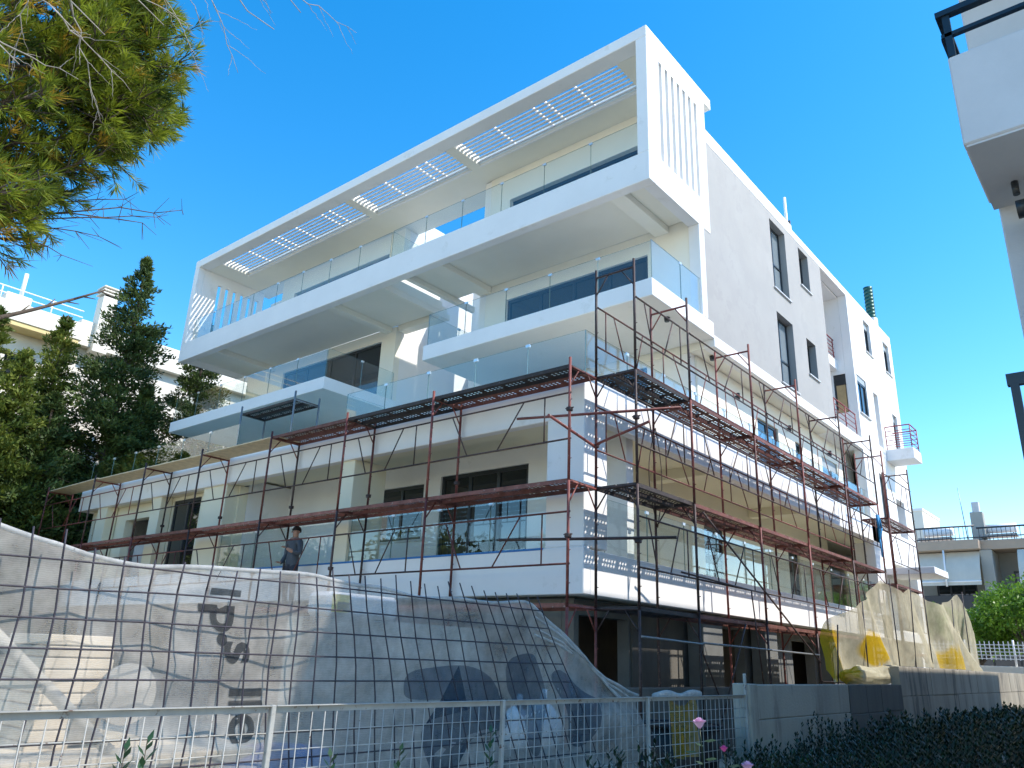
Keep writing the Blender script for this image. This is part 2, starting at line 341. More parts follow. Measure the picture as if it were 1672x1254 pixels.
# ---- level 3 balcony slabs
Pb("level_three_right_balcony", M_WHITE, -14.5, XS, 13.38, 16.32, 9.0, 9.42)
Pb("level_three_left_balcony", M_WHITE, -27.97, -18.75, 13.38, 16.3, 9.03, 9.42)
Pb("level_three_slab", M_SOFF, -27.9, -7.8, 16.35, 33.0, 8.82, 9.2)
wall("level_three_left_wall", BLD, M_SOFF, 'y', 16.2, .25, -27.9, -18.95, 9.2, 12.12, [(-25.4, -19.66, 9.3, 11.72)])
window(BLD, 'y', 16.28, -25.4, -19.66, 9.3, 11.72, cols=4, fw=.09)
wall("level_three_right_wall", BLD, M_SOFF, 'y', 15.82, .25, -14.55, -7.8, 9.42, 12.12, [(-13.72, -8.98, 9.42, 11.52)])
window(BLD, 'y', 15.9, -13.72, -8.98, 9.42, 11.52, cols=4, fw=.1)
# courtyard between the blocks (open to the sky behind the roof)
wall("courtyard_left_wall", BLD, M_WHITE, 'x', -18.95, .25, 16.45, 21.0, 6.42, 16.6)
wall("courtyard_back_wall", BLD, M_WHITE, 'y', 19.2, .25, -18.3, -14.8, 6.42, 16.6, [(-16.9, -16.3, 14.9, 15.7), (-17.4, -16.4, 10.0, 11.6)])
window(BLD, 'y', 19.3, -17.4, -16.4, 10.0, 11.6)
Pb("courtyard_right_wall", M_WHITE, -14.8, -14.55, 15.822, 19.2, 9.42, 15.93)
# ---- side wall of levels 3 and 4
Pb("side_wall_edge_strip", M_WHITE, -7.8, XS, 15.78, 16.05, 9.42, 11.9)
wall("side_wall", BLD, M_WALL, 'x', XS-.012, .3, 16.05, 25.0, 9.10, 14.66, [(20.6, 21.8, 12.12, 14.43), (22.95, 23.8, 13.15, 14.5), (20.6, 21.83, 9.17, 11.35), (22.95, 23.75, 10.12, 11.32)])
Pb("side_wall_foot_band", M_WHITE, -7.8, XS, 16.325, 25.06, 8.80, 9.10)
Pb("side_wall_top_band", M_WHITE, -7.8, XS, 16.41, 33.45, 14.66, 14.93)
Pb("roof_parapet", M_WHITE, -7.82, XS-.05, 16.41, 22.65, 14.93, 15.17)
for a in ((20.6, 21.8, 12.12, 14.43, .55), (20.6, 21.83, 9.17, 11.35, .5)):
    window(BLD, 'x', XS-.2, *a[:4], cols=2, trans=a[4]-.12, fw=.055, sill=.24, pane=M_PANEB)
for a in ((22.95, 23.8, 13.15, 14.5), (22.95, 23.75, 10.12, 11.32)):
    window(BLD, 'x', XS-.22, *a, fw=.06, sill=.26, pane=M_PANE)
# recess with small balconies, then the rear part of the side wall
wall("side_wall_rear", BLD, M_WHITE, 'x', XS, .3, 27.7, 33.45, 2.62, 14.66, [(29.58, 30.4, 13.05, 14.4), (32.15, 32.98, 13.03, 14.37), (27.9, 29.0, 10.2, 11.65), (29.8, 30.4, 9.42, 11.5), (32.22, 32.9, 9.42, 11.28), (29.3, 30.1, 6.5, 8.3), (31.2, 32.3, 6.3, 7.7), (29.6, 32.8, 2.9, 5.2)])
for a in ((29.58, 30.4, 13.05, 14.4), (32.15, 32.98, 13.03, 14.37)): window(BLD, 'x', XS-.1, *a, fw=.06, sill=.15, shutter=.25)
window(BLD, 'x', XS-.04, 27.9, 29.0, 10.2, 11.65, cols=2, sill=.1, shutter=.22)
window(BLD, 'x', XS-.1, 32.22, 32.9, 9.42, 11.28, shutter=.25); window(BLD, 'x', XS-.12, 29.3, 30.1, 6.5, 8.3, sill=.16, pane=M_PANEB)
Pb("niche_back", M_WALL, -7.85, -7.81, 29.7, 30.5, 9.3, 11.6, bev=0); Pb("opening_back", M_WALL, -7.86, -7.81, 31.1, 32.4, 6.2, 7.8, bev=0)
Pb("stair_room_wall", M_BEIGE, -9.0, -8.9, 29.2, 33, 2.8, 5.4, bev=0)
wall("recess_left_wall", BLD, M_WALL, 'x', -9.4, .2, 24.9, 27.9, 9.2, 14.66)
Pb("recess_near_jamb", M_WALL, -9.4, -7.82, 24.8, 24.995, 9.2, 14.66, bev=0)
wall("recess_far_wall", BLD, M_WHITE, 'y', 27.7, .2, -9.4, -7.805, 9.2, 14.66, [(-8.25, -7.82, 10.2, 11.65)])
Pb("boarded_window_header", M_FRAME, -8.25, -7.82, 27.74, 27.82, 11.25, 11.65, bev=0)
Pb("boarded_window_board", mat("bare_chipboard", (.46, .33, .17), .8, .15, 6, .1, 60), -8.18, -7.87, 27.75, 27.8, 10.2, 11.25, bev=0)
Pb("boarded_window_jamb", M_FRAME, -8.25, -8.18, 27.742, 27.815, 10.2, 11.25, bev=0)
Pb("recess_upper_slab", M_WHITE, -9.4, -8.06, 25.0, 27.69, 11.82, 12.2)
Pb("recess_lower_slab", M_WHITE, -9.4, XS, 25.065, 27.695, 8.80, 9.22)
Pb("rear_overhang_band", M_WHITE, -7.8, XS-.003, 27.69, 28.62, 8.80, 9.1, bev=0)
Pb("small_side_balcony", M_WHITE, XS, -6.55, 30.62, 31.7, 9.0, 9.42)
Pb("entrance_canopy", M_WHITE, XS, -6.0, 28.7, 30.6, 4.68, 4.9)
def red_rail(pts, z0, z1, n, posts):
    bm = B()
    for k in range(n):
        z = z0+(z1-z0)*(k+1)/n
        for a, b in zip(pts[:-1], pts[1:]): tube(bm, (*a, z), (*b, z), .022 if k == n-1 else .013, 6)
    o = obj("balcony_railing", bm, M_RED, BLD)
    for p in posts: obj("post", tube(B(), (*p, z0), (*p, z1), .02, 6), M_RED, o)
red_rail([(-8.12, 25.0), (-8.12, 27.7)], 12.2, 13.0, 5, [(-8.12, 25.05), (-8.12, 26.4), (-8.12, 27.6)])
red_rail([(-7.53, 25.06), (-7.53, 27.3)], 9.22, 9.95, 4, [(-7.53, 25.1), (-7.53, 26.2), (-7.53, 27.28)])
red_rail([(-7.45, 30.66), (-6.6, 30.66), (-6.6, 31.66), (-7.45, 31.66)], 9.42, 10.3, 5, [(-7.45, 30.66), (-6.6, 30.66), (-6.6, 31.66)])
# ---- level 4: the projecting box frame
BT, BBm = 16.27, 11.90
Pb("box_front_fascia", M_WHITE, XL, XS, 13.38, 13.66, BBm, 12.66)
Pb("box_top_fascia", M_WHITE, XL, XS, 13.38, 13.82, 15.95, BT)
# roof of the box, with three louvred openings
for x0, x1 in ((XL, -27.02), (-19.45, -19.1), (-14.7, -14.33), (-8.62, XS)):
    Pb("box_roof_strip", M_SOFF, x0+(.003 if x0 == XL else 0), x1-(.003 if x1 == XS else 0), 13.82, 15.02, 15.953, BT-.003, bev=0)
Pb("box_roof_back", M_SOFF, XL+.003, XS-.003, 15.02, 16.83, 15.953, BT-.003, bev=0)
for x0, x1, n in ((-27.02, -19.45, 4), (-19.1, -14.7, 2), (-14.33, -8.62, 3)):
    nb = 8
    for k in range(nb):
        yc = 13.82+1.2*(k+.5)/nb
        bm = B(); box(bm, x0, x1, -.049, .049, -.012, .012)
        bmesh.ops.rotate(bm, verts=bm.verts, cent=(0, 0, 0), matrix=Matrix.Rotation(math.radians(12), 3, 'X')); bmesh.ops.translate(bm, verts=bm.verts, vec=(0, yc, 16.06))
        obj("louvre_blade", bm, M_LOUV, BLD)
    for k in range(1, n+1):
        xc = x0+(x1-x0)*k/(n+1)
        for dx in ((0,) if k % 2 else (-.0, .42)):
            Pb("louvre_crossbar", M_LOUV, xc+dx-.03, xc+dx+.03, 13.82, 15.02, 16.10, 16.15, bev=0)
    Pb("louvre_edge_trim", M_LOUV, x0, x1, 14.985, 15.04, 15.925, 15.952, bev=0)
# right fin with seven slits, left fin with five
wall("right_fin", BLD, M_WHITE, 'x', XS, .3, 13.66, 16.41, BBm, 15.95, [(13.95+.306*k, 13.95+.306*k+.155, 12.7, 15.56) for k in range(7)])
Pb("right_fin_front", M_WHITE, XS-.3, XS, 13.38, 13.66, 12.66, 15.95)
wall("left_fin", BLD, M_WHITE, 'x', -28.0, .12, 13.66, 16.41, BBm, 15.95, [(14.30+.345*k, 14.30+.345*k+.17, 12.75, 15.5) for k in range(6)])
Pb("left_fin_front", M_WHITE, XL, XL+.3, 13.38, 13.66, 12.66, 15.95)
# floor of the box, a slot is left open
Pb("box_floor_left", M_SOFF, -28.0, -16.8, 13.66, 16.2, 12.12, 12.45)
Pb("box_floor_right", M_SOFF, -15.85, -7.8, 13.66, 15.82, 12.12, 12.45)
for x0, x1, y1 in ((-26.35, -26.0, 16.2), (-19.45, -19.15, 16.2), (-16.95, -16.8, 16.6), (-15.85, -15.7, 16.6), (-14.78, -14.33, 15.82), (-8.75, -8.35, 15.82)):
    Pb("box_floor_beam", M_SOFF, x0, x1, 13.66, y1, 11.93, 12.12)
Pb("box_floor_rear_beam", M_SOFF, -18.9, -16.95, 16.25, 16.6, 11.94, 12.4)
# level 4 walls
wall("level_four_right_wall", BLD, M_SOFF, 'y', 15.82, .25, -14.55, -7.8, 12.45, 15.95, [(-13.75, -8.9, 12.45, 14.95)])
window(BLD, 'y', 15.98, -13.75, -8.9, 12.45, 14.95, cols=4, fw=.1)
wall("level_four_left_wall", BLD, M_SOFF, 'y', 16.2, .25, -26.25, -18.95, 12.45, 15.95, [(-25.4, -19.7, 12.45, 15.15)])
window(BLD, 'y', 16.36, -25.4, -19.7, 12.45, 15.15, cols=4, fw=.1)
Pb("level_four_low_wall", M_WHITE, -27.1, -26.25, 16.25, 16.45, 12.45, 15.15)
wall("level_four_left_side", BLD, M_WHITE, 'x', -26.25, .2, 16.46, 22, 12.45, 15.9)
# rest of the roof
Pb("main_roof_right", M_WHITE, -14.55, -7.82, 16.84, 33.2, 14.62, 14.92, bev=0)
Pb("main_roof_rear", M_WHITE, -26.2, -14.55, 21.2, 33.2, 14.62, 14.92, bev=0)
Pb("level_four_slab", M_SOFF, -26.2, -14.8, 21.2, 33, 12.1, 12.45, bev=0)
Pb("level_four_slab_right", M_SOFF, -14.5, -7.85, 16.1, 24.8, 12.0, 12.4, bev=0)
Pb("chimney_block", M_WHITE, -10.2, -9.5, 22.2, 22.9, 14.92, 15.3)
# ---- glass balustrades
def glass_line(a, b, n, z0, z1, gap=.012, clip=True, side=0):
    a = Vector((*a, 0)); b = Vector((*b, 0)); d = (b-a); L = d.length; d.normalize(); nrm = Vector((-d.y, d.x, 0))
    for k in range(n):
        p = a+d*(L*k/n+gap/2); q = a+d*(L*(k+1)/n-gap/2)
        bm = B(); t = nrm*.007
        v = [bm.verts.new((*(w+s)[:2], z)) for z in (z0, z1) for w, s in ((p, t), (q, t), (q, -t), (p, -t))]
        for k2, f in enumerate(((3, 2, 1, 0), (4, 5, 6, 7), (0, 1, 5, 4), (1, 2, 6, 5), (2, 3, 7, 6), (3, 0, 4, 7))): bm.faces.new([v[i] for i in f]).material_index = 0 if k2 in (2, 4) else 1
        g = obj("glass_panel", bm, M_GLASS, BLD); g.data.materials.append(M_GEDG2)
        if clip and k:
            c = p-d*gap/2
            bm = B(); box(bm, -.05, .05, -.018, .018, z1-.05, z1+.008)
            bmesh.ops.rotate(bm, verts=bm.verts, cent=(0, 0, 0), matrix=Matrix.Rotation(math.atan2(d.y, d.x), 3, 'Z')); bmesh.ops.translate(bm, verts=bm.verts, vec=(c.x, c.y, 0))
            obj("clip", bm, M_GEDGE, g)
glass_line((-7.8, 13.6), (-16.45, 13.6), 6, 12.45, 13.72); glass_line((-16.5, 13.6), (-23.9, 13.6), 5, 12.45, 13.70); glass_line((-23.9, 13.6), (-27.9, 13.6), 3, 12.45, 13.70)
glass_line((-16.48, 13.62), (-16.48, 16.0), 2, 12.45, 13.72, clip=False)
glass_line((-7.56, 13.45), (-14.42, 13.45), 5, 9.42, 10.35); glass_line((-7.56, 13.47), (-7.56, 16.14), 2, 9.42, 10.40); glass_line((-14.42, 13.47), (-14.42, 15.8), 2, 9.42, 10.35)
glass_line((-18.82, 13.45), (-27.9, 13.45), 6, 9.42, 10.35); glass_line((-18.82, 13.47), (-18.82, 16.16), 2, 9.42, 10.38); glass_line((-27.9, 13.47), (-27.9, 16.16), 2, 9.42, 10.35)
glass_line((-7.56, 11.0), (-14.4, 11.0), 5, 6.30, 7.36); glass_line((-18.97, 11.0), (-27.9, 11.0), 6, 6.30, 7.35); glass_line((-7.6, 11.03), (-7.6, 28.5), 12, 6.30, 7.38); glass_line((-14.42, 11.02), (-14.42, 12.2), 1, 6.3, 7.36)
glass_line((-8.35, 11.0), (-13.75, 11.0), 4, 3.38, 4.33); glass_line((-14.3, 11.0), (-19.0, 11.0), 3, 3.38, 4.33); glass_line((-7.6, 11.65), (-7.6, 27.9), 11, 3.34, 4.33)
# roof items seen above the parapet
fl = thing("roof_flue", "thin white flue pipe above the near part of the roof edge", "flue", (-7.95, 23.4, 14.92))
obj("pipe", tube(B(), (-7.95, 23.4, 14.92), (-7.95, 23.4, 16.75), .05, 10), M_LOUV, fl); obj("dark_pipe", tube(B(), (-7.93, 23.62, 14.92), (-7.93, 23.62, 15.95), .04, 10), M_FRAME, fl)
gf = thing("green_roof_flue", "dark green corrugated flue pipe over the rear roof edge", "flue", (-8.0, 33.0, 14.92))
M_GRN = mat("dark_green_sheet", (.02, .09, .075), .4, .15, 6, metal=.3)
obj("collar", tube(B(), (-8.0, 33.0, 14.92), (-8.0, 33.0, 15.75), .24, 14), M_GEDGE, gf)
bm = B()
for k in range(9): tube(bm, (-8.0, 33.0, 15.75+k*.165), (-8.0, 33.0, 15.75+(k+1)*.165), .165, 12, .195, caps=True)
obj("flue_pipe", bm, M_GRN, gf)

# ------------------------------------------------------------------ scaffolding
ZL = [0.42, 2.37, 4.30, 6.26, 8.22]
YO, YI, XO, XI = 10.017, 10.80, -6.413, -7.208
FX = [-7.208, -10.44, -13.04, -15.80, -18.89, -21.90, -25.10, -28.6]
SY = [10.80, 12.77, 15.67, 18.45, 21.60, 24.50]; SY2 = [25.55, 28.55]
def leg_mesh(h):
    bm = tube(B(), (0, 0, -h), (0, 0, .16), .024, 10)
    for k in range(3): tube(bm, (0, 0, -h+.35+.5*k), (.05, .0, -h+.36+.5*k), .007, 5)
    me = bpy.data.meshes.new("leg"); bm.to_mesh(me); bm.free(); return me
LEG = {h: leg_mesh(h) for h in (1.95, 2.4)}
def cross_mesh(dx, dy):
    bm = tube(B(), (0, 0, 0), (dx, dy, 0), .021, 8); L = math.hypot(dx, dy); ux, uy = dx/L, dy/L
    for s, o in ((1, 0), (-1, L)):
        tube(bm, (ux*o, uy*o, -.36), (ux*(o+s*.26), uy*(o+s*.26), 0), .013, 6)
    me = bpy.data.meshes.new("frame"); bm.to_mesh(me); bm.free(); return me
CR_F, CR_S = cross_mesh(0, YI-YO), cross_mesh(XI-XO, 0)
for me in list(LEG.values())+[CR_F, CR_S]: me.materials.append(M_SCAF)
def inst(name, me, m, parent, loc):
    o = bpy.data.objects.new(name, me); COL.objects.link(o); o.parent = parent; o.location = loc
    if parent.type == 'EMPTY': o.matrix_parent_inverse = Matrix.Translation(-parent.location)
    else: o.matrix_parent_inverse = Matrix.Translation(-parent.location)
    if m is not None and o.material_slots: o.material_slots[0].link = 'OBJECT'; o.material_slots[0].material = m
    return o
def frame(parent, p, q, z, cr, skip_q=False, m=None, h=1.95):
    m = m or random.choice((M_SCAF, M_SCAF, M_SCAF, M_SCAFD))
    f = inst("frame", cr, m, parent, (*p, z))
    inst("leg", LEG[h], random.choice((m, m, M_SCAFD)), f, (*p, z))
    if not skip_q: inst("leg", LEG[h], random.choice((m, m, M_SCAFD)), f, (*q, z))
def guard(parent, p, q, z0, z1, m=None, flip=False):
    p = Vector((*p, 0)); q = Vector((*q, 0)); d = q-p; bm = B()
    at = lambda t, z: (*(p+d*t)[:2], z)
    tube(bm, at(-.01, z1), at(1.01, z1), .0165, 8); tube(bm, at(-.01, z0), at(1.01, z0), .0165, 8)
    S = [(.30, z0, .17, z1), (.52, z0, .70, z1), (.84, z0, .84, z1)]
    for a, za, b, zb in S:
        if flip: a, b = 1-a, 1-b
        tube(bm, at(a, za), at(b, zb), .0125, 6)
    obj("guard_rail", bm, m or random.choice((M_SCAF, M_SCAFD, M_SCAFD)), parent)
PLANK = {}
def plank_mesh(L, W=.37):
    key = round(L, 2)
    if key in PLANK: return PLANK[key]
    nx = max(4, int(L/.085)); ny = 5; bm = B(); cx, cy = L/nx, (W-.03)/ny; y0 = -W/2+.015
    for i in range(nx):
        for j in range(ny):
            a, b, c, d = i*cx, (i+1)*cx, y0+j*cy, y0+(j+1)*cy; mx, my = (a+b)/2, (c+d)/2; r = .027
            c4 = [bm.verts.new(t) for t in ((a, c, 0), (b, c, 0), (b, d, 0), (a, d, 0))]
            if i % 6 == 5 or j == 2:
                bm.faces.new(c4); continue
            h4 = [bm.verts.new(t) for t in ((mx, my-r, 0), (mx+r, my, 0), (mx, my+r, 0), (mx-r, my, 0))]
            for k in range(4):
                bm.faces.new((c4[k], c4[(k+1) % 4], h4[k])); bm.faces.new((c4[(k+1) % 4], h4[(k+1) % 4], h4[k]))
    bmesh.ops.remove_doubles(bm, verts=bm.verts, dist=1e-4)
    for s in (-1, 1): box(bm, 0, L, s*W/2-.0, s*(W/2-.014), -.065, .002)
    for x in (0, L-.03): box(bm, x, x+.03, -W/2+.014, W/2-.014, -.06, -.002)
    me = bpy.data.meshes.new("deck_plank"); bm.to_mesh(me); bm.free(); me.materials.append(M_DECK); PLANK[key] = me
    return me
def plank(parent, p, q, z, m=None):
    p = Vector((*p, z)); q = Vector((*q, z)); d = q-p
    o = inst("deck_plank", plank_mesh(d.length-.03), m or random.choice((M_DECK, M_DECK, M_DECKD)), parent, p+d.normalized()*.015)
    o.rotation_euler = (random.uniform(-.012, .012), 0, math.atan2(d.y, d.x))
def wood(parent, p, q, z, w=.66, t=.03):
    p = Vector((*p, z)); q = Vector((*q, z)); d = q-p
    o = obj("wood_plank", box(B(), -.12, d.length+.12, -w/2, w/2, 0, t, .004), M_WOOD, parent)
    o.location = p; o.rotation_euler = (random.uniform(-.02, .02), random.uniform(-.006, .006), math.atan2(d.y, d.x)+random.uniform(-.02, .02))
FS = thing("front_scaffold", "long rusty scaffold of frames and planks along the shaded front facade", "scaffold", (-18, 10.4, 0))
for i, x in enumerate(FX):
    for k, z in enumerate(ZL[:4]):
        if i == 7 and k == 3: pass
        if i > 0 and k == 0: inst("leg", LEG[1.95], M_SCAFD, FS, (x, YO, z)); inst("leg", LEG[1.95], M_SCAFD, FS, (x, YI, z)); continue
        if k == 0: continue
        frame(FS, (x, YO), (x, YI), z, CR_F, m=M_SCAF if k == 3 else None)
for i in range(7):
    a, b = FX[i+1], FX[i]
    guard(FS, (a, YO), (b, YO), 5.0, 5.79, m=M_SCAFD if i < 5 else M_SCAF); guard(FS, (a, YO), (b, YO), 3.0, 3.81, m=M_SCAFD if i % 2 else M_SCAF)
    if i >= 3: wood(FS, (a, YO+.40), (b, YO+.40), ZL[3]+.03+.012*(i % 2))
    else:
        for yy in (.20, .59): plank(FS, (a, YO+yy), (b, YO+yy), ZL[3]+.045, M_DECKD if i == 1 else None)
    for yy in (.20, .59): plank(FS, (a, YO+yy), (b, YO+yy), ZL[2]+.045, M_DECK)
    if i in (0, 1, 2, 3): 
        for yy in (.20, .59): plank(FS, (a, YO+yy), (b, YO+yy), ZL[1]+.045, M_DECK)
SS = thing("side_scaffold", "tall rusty scaffold of frames and perforated decks along the sunlit side facade", "scaffold", (-6.8, 17.6, 0))
for i, y in enumerate(SY):
    for k, z in enumerate(ZL):
        if k == 0:
            inst("leg", LEG[1.95], M_SCAFD, SS, (XO, y, z))
            if i: inst("leg", LEG[1.95], M_SCAFD, SS, (XI, y, z))
            continue
        frame(SS, (XO, y), (XI, y), z, CR_S, skip_q=(i == 0 and k < 4), m=M_SCAFD if (i == 0 or (i == 1 and k < 3)) else (M_SCAF if i > 2 else None))
for i in range(5):
    a, b = SY[i], SY[i+1]
    guard(SS, (XO, a), (XO, b), 6.88, 7.65, m=M_SCAFD); guard(SS, (XO, a), (XO, b), 4.98, 5.75, m=M_SCAFD); guard(SS, (XO, a), (XO, b), 3.0, 3.8, m=M_SCAFD)
    guard(SS, (XI, a), (XI, b), 6.88, 7.65, m=M_SCAF, flip=True)
    guard(SS, (XI, a), (XI, b), 4.98, 5.75, m=M_SCAF, flip=True)
    mm = M_DECKD if i == 0 else M_DECK
    for z in ZL[1:4]:
        if z == ZL[1] and i > 3: continue
        for xx in (.19, .60): plank(SS, (XO-xx-.02, a), (XO-xx-.02, b), z+.045, mm)
RS = thing("rear_scaffold", "short separate bay of red scaffold at the far end of the side facade", "scaffold", (-6.8, 27, 0))
for y in SY2:
    for k, z in enumerate(ZL):
        if k == 0: inst("leg", LEG[1.95], M_SCAF, RS, (XO, y, z)); inst("leg", LEG[1.95], M_SCAF, RS, (XI, y, z)); continue
        frame(RS, (XO, y), (XI, y), z-.25, CR_S, m=M_SCAF)
for z0 in (6.63, 4.73, 2.8): guard(RS, (XO, SY2[0]), (XO, SY2[1]), z0, z0+.77, m=M_SCAFD)
for z in ZL[1:4]:
    for xx in (.19, .58): plank(RS, (XO-xx, SY2[0]), (XO-xx, SY2[1]), z-.25+.045, M_DECK)
# loose coupled tubes at the corner and long bracing on the side scaffold
def pole(parent, p, q, m=M_SCAF, r=.024): return obj("brace_tube", tube(B(), p, q, r, 8), m, parent)
pole(SS, (-8.3, YO-.03, 5.50), (-5.55, 10.72, 5.43), M_SCAF); pole(SS, (-8.6, YO-.03, 3.44), (-5.7, 10.72, 3.40), M_SCAFD)
pole(SS, (-7.25, 9.5, 5.27), (-7.2, 10.78, 5.02), M_SCAF); pole(SS, (-7.16, 10.74, 5.06), (-6.05, 10.6, 5.25), M_SCAF)
pole(SS, (XO+.04, 13.0, 4.2), (XO+.04, 18.4, 1.75), M_SCAFD, .018); pole(SS, (XO+.03, 12.8, 1.95), (XO+.03, 18.4, 1.9), M_SCAFG, .018); pole(SS, (XO+.03, 10.8, 1.97), (XO+.03, 12.8, 1.93), M_SCAFG, .018)
pole(SS, (XO+.03, 12.7, 1.9), (XI, 15.6, .4), M_SCAFD, .016); pole(SS, (XO+.03, 14.6, 2.35), (XO+.03, 13.4, .7), M_SCAFD, .016); pole(SS, (XO+.04, 18.4, 1.35), (XO+.04, 21.5, 1.32), M_SCAFD, .02)
pole(SS, (XO+.05, 12.1, 3.05), (XO+.05, 15.4, 2.98), M_SCAFD, .016); pole(SS, (XO+.05, 14.9, 2.98), (XO+.02, 15.3, 1.2), M_SCAFD, .014)
# couplers on the legs
for p in [(FX[0], YO, 5.5), (FX[0], YO, 3.43), (XO, 10.8, 5.43), (XO, 10.8, 3.4), (XI, 10.8, 5.05)]+[(x, YI, 4.75) for x in FX[1:6]]+[(x, YO, 3.15) for x in FX[2:5]]:
    bm = B(); box(bm, p[0]-.045, p[0]+.045, p[1]-.045, p[1]+.045, p[2]-.035, p[2]+.035, .012); tube(bm, (p[0]-.08, p[1], p[2]+.02), (p[0]+.08, p[1], p[2]+.02), .01, 6)
    obj("coupler", bm, M_SCAFD, FS if p[1] < 10.5 or p[0] < -8 else SS)
# hanging cable loops at the corner
for s, (x, y) in enumerate(((XI, 12.77), (XI, 12.77))):
    pts = [(x+.03, y+(-.28 if s == 0 else .2)*math.sin(t*PI)+.02, 5.85-1.9*t) for t in [i/12 for i in range(13)]]
    obj("hanging_cable", poly_tube(B(), pts, .009, 5), M_SCAFD, SS)
bl = tag(obj("blue_strap", poly_tube(poly_tube(B(), [(XO+.03, 24.2, 5.9), (XO+.05, 24.15, 5.5), (XO+.03, 24.22, 5.2), (XO+.05, 24.2, 4.7)], .045, 5, .02), [(XO+.03, 24.3, 5.9), (XO+.06, 24.42, 5.55), (XO+.04, 24.3, 5.25)], .035, 5, .02), M_BLUE if 'M_BLUE' in globals() else mat("blue_strap_fabric", (.02, .22, .45), .7, .2, 9)), "crumpled blue strap hanging from the upper deck of the side scaffold", "strap")

# small tower scaffold standing on the level two terrace
TS = thing("tower_scaffold", "small grey tower scaffold with one maroon deck on the front terrace", "scaffold", (-18.6, 12.2, 6.3))
for x, y in ((-20.2, 11.7), (-20.2, 12.5), (-17.6, 11.7), (-17.6, 12.5)): obj("leg", tube(B(), (x, y, 6.3), (x, y, 8.25), .028, 8), M_SCAFG, TS)
for x in (-20.2, -17.6): obj("transom", tube(B(), (x, 11.7, 8.0), (x, 12.5, 8.0), .022, 8), M_SCAFG, TS)
for yy in (11.92, 12.3): plank(TS, (-20.2, yy), (-17.6, yy), 8.05, M_DECKD)
obj("brace_tube", tube(tube(B(), (-20.2, 12.5, 7.0), (-17.6, 12.5, 7.2), .016, 6), (-18.6, 12.5, 7.15), (-18.1, 12.5, 6.7), .014, 6), M_SCAFD, TS)

# ------------------------------------------------------------------ street fence, rebar mesh, nets
XF, ZR = -4.67, 1.25
posts = [-1.45, .93, 3.25, 5.57, 8.01, 10.54]
FEN = thing("wire_fence", "chipped white welded wire fence with angle iron top rail", "fence", (XF, 5, 0))
for k in range(len(posts)-1):
    a, b = posts[k], posts[k+1]
    p = obj("fence_panel", box(box(box(B(), XF-.022, XF+.022, a+.02, b-.02, ZR-.005, ZR), XF-.022, XF-.017, a+.02, b-.02, ZR-.045, ZR-.005), XF-.015, XF+.015, a+.02, b-.02, .16, .20), M_FENCE, FEN)
    bm = B(); n = 22; 
    for i in range(1, n):
        y = a+(b-a)*i/n; j = random.uniform(-.006, .006); tube(bm, (XF+.006, y+j, .2), (XF+.006, y-j, ZR-.045), .0042, 5)
    z = ZR-.045
    for i in range(9):
        z = ZR-.16-i*.115
        j = random.uniform(-.008, .008); tube(bm, (XF-.004, a+.02, z+j), (XF-.004, b-.02, z-j), .0042, 5)
    obj("wire_grid", bm, M_FENCE, p)
for y in posts: obj("post", box(B(), XF-.018, XF+.018, y-.018, y+.018, 0, ZR+.003+(.26 if y > 10 else 0), .004), M_FENCE, FEN)

# concrete street wall (two heights)
def plank_wall(name, label, x0, x1, y0, y1, z1, m, mats, joints, hj):
    t = thing(name, label, "wall", (x0, (y0+y1)/2, 0))
    ys = [y0]+joints+[y1]
    for i in range(len(ys)-1):
        zs = [0]+hj+[z1]
        for j in range(len(zs)-1):
            g = .006
            o = obj("panel", box(B(), x0+random.uniform(0, .012), x1+random.uniform(-.008, .008), ys[i]+g*(i > 0), ys[i+1]-g*(i < len(ys)-2), zs[j]+(g if j else 0), zs[j+1]-(g if j < len(zs)-2 else 0), .006), mats[i % len(mats)], t)
    obj("core", box(B(), x0+.03, x1-.03, y0+.02, y1-.02, 0, z1-.02), m, t)
    return t
plank_wall("low_concrete_wall", "pale painted concrete wall with board lines beside the fence end", -4.85, XF, 10.85, 14.75, 1.37, M_CONC2, [M_CONC2], [], [.45, .93])
plank_wall("dark_concrete_wall", "dark stained low section of concrete wall in the middle", -4.84, XF+.01, 14.76, 18.0, 1.37, M_CONCD, [M_CONCD], [15.7, 16.6], [.9])
plank_wall("high_concrete_wall", "grey board-marked concrete wall, taller section running to the right", -4.86, XF, 18.02, 36, 1.72, M_CONC, [M_CONC, M_CONC], [20.5, 23, 25.5, 28, 30.5, 33], [.5, 1.15])
o = tag(obj("wall_end_post", box(B(), -4.88, XF+.04, 10.60, 10.845, 0, 1.385, .01), M_CONC2), "smooth pale blue-grey concrete post at the left end of the wall", "post")

# rebar mesh leaning behind the fence
MX = -5.1
def mesh_pt(y, z):   # y at z=1.54, sheared towards the right end
    s = max(0., (y-3.0)/4.0)
    yy = y - (z-1.54)*(.62*s**1.2) + .02*math.sin(y*3+z*5)
    zz = z + .05*max(0, 1-abs(y-2.9)/.9)*math.sin((z-1.2)*4)*(1 if z > 1.8 else 0) - .04*max(0, (2.6-y))*max(0, z-1.4)
    return Vector((MX-.10*max(0, z-1.2)*s+.015*math.sin(y*2.1), yy, zz))
RM = thing("rebar_mesh", "sagging sheet of black rebar mesh behind the fence", "mesh panel", (MX, 4, 0))
yk = [.25+.19*i for i in range(37)]
zk = [.35+.172*i for i in range(12)]
for y in yk:
    top = 2.12 + (.08 if y > 4 else .0) + random.uniform(-.02, .05) + (.12 if y < 2 else 0)
    pts = [mesh_pt(y, .1+(top-.1)*i/9) for i in range(10)]
    obj("upright_bar", poly_tube(B(), pts, .0062, 5), M_REBAR, RM)
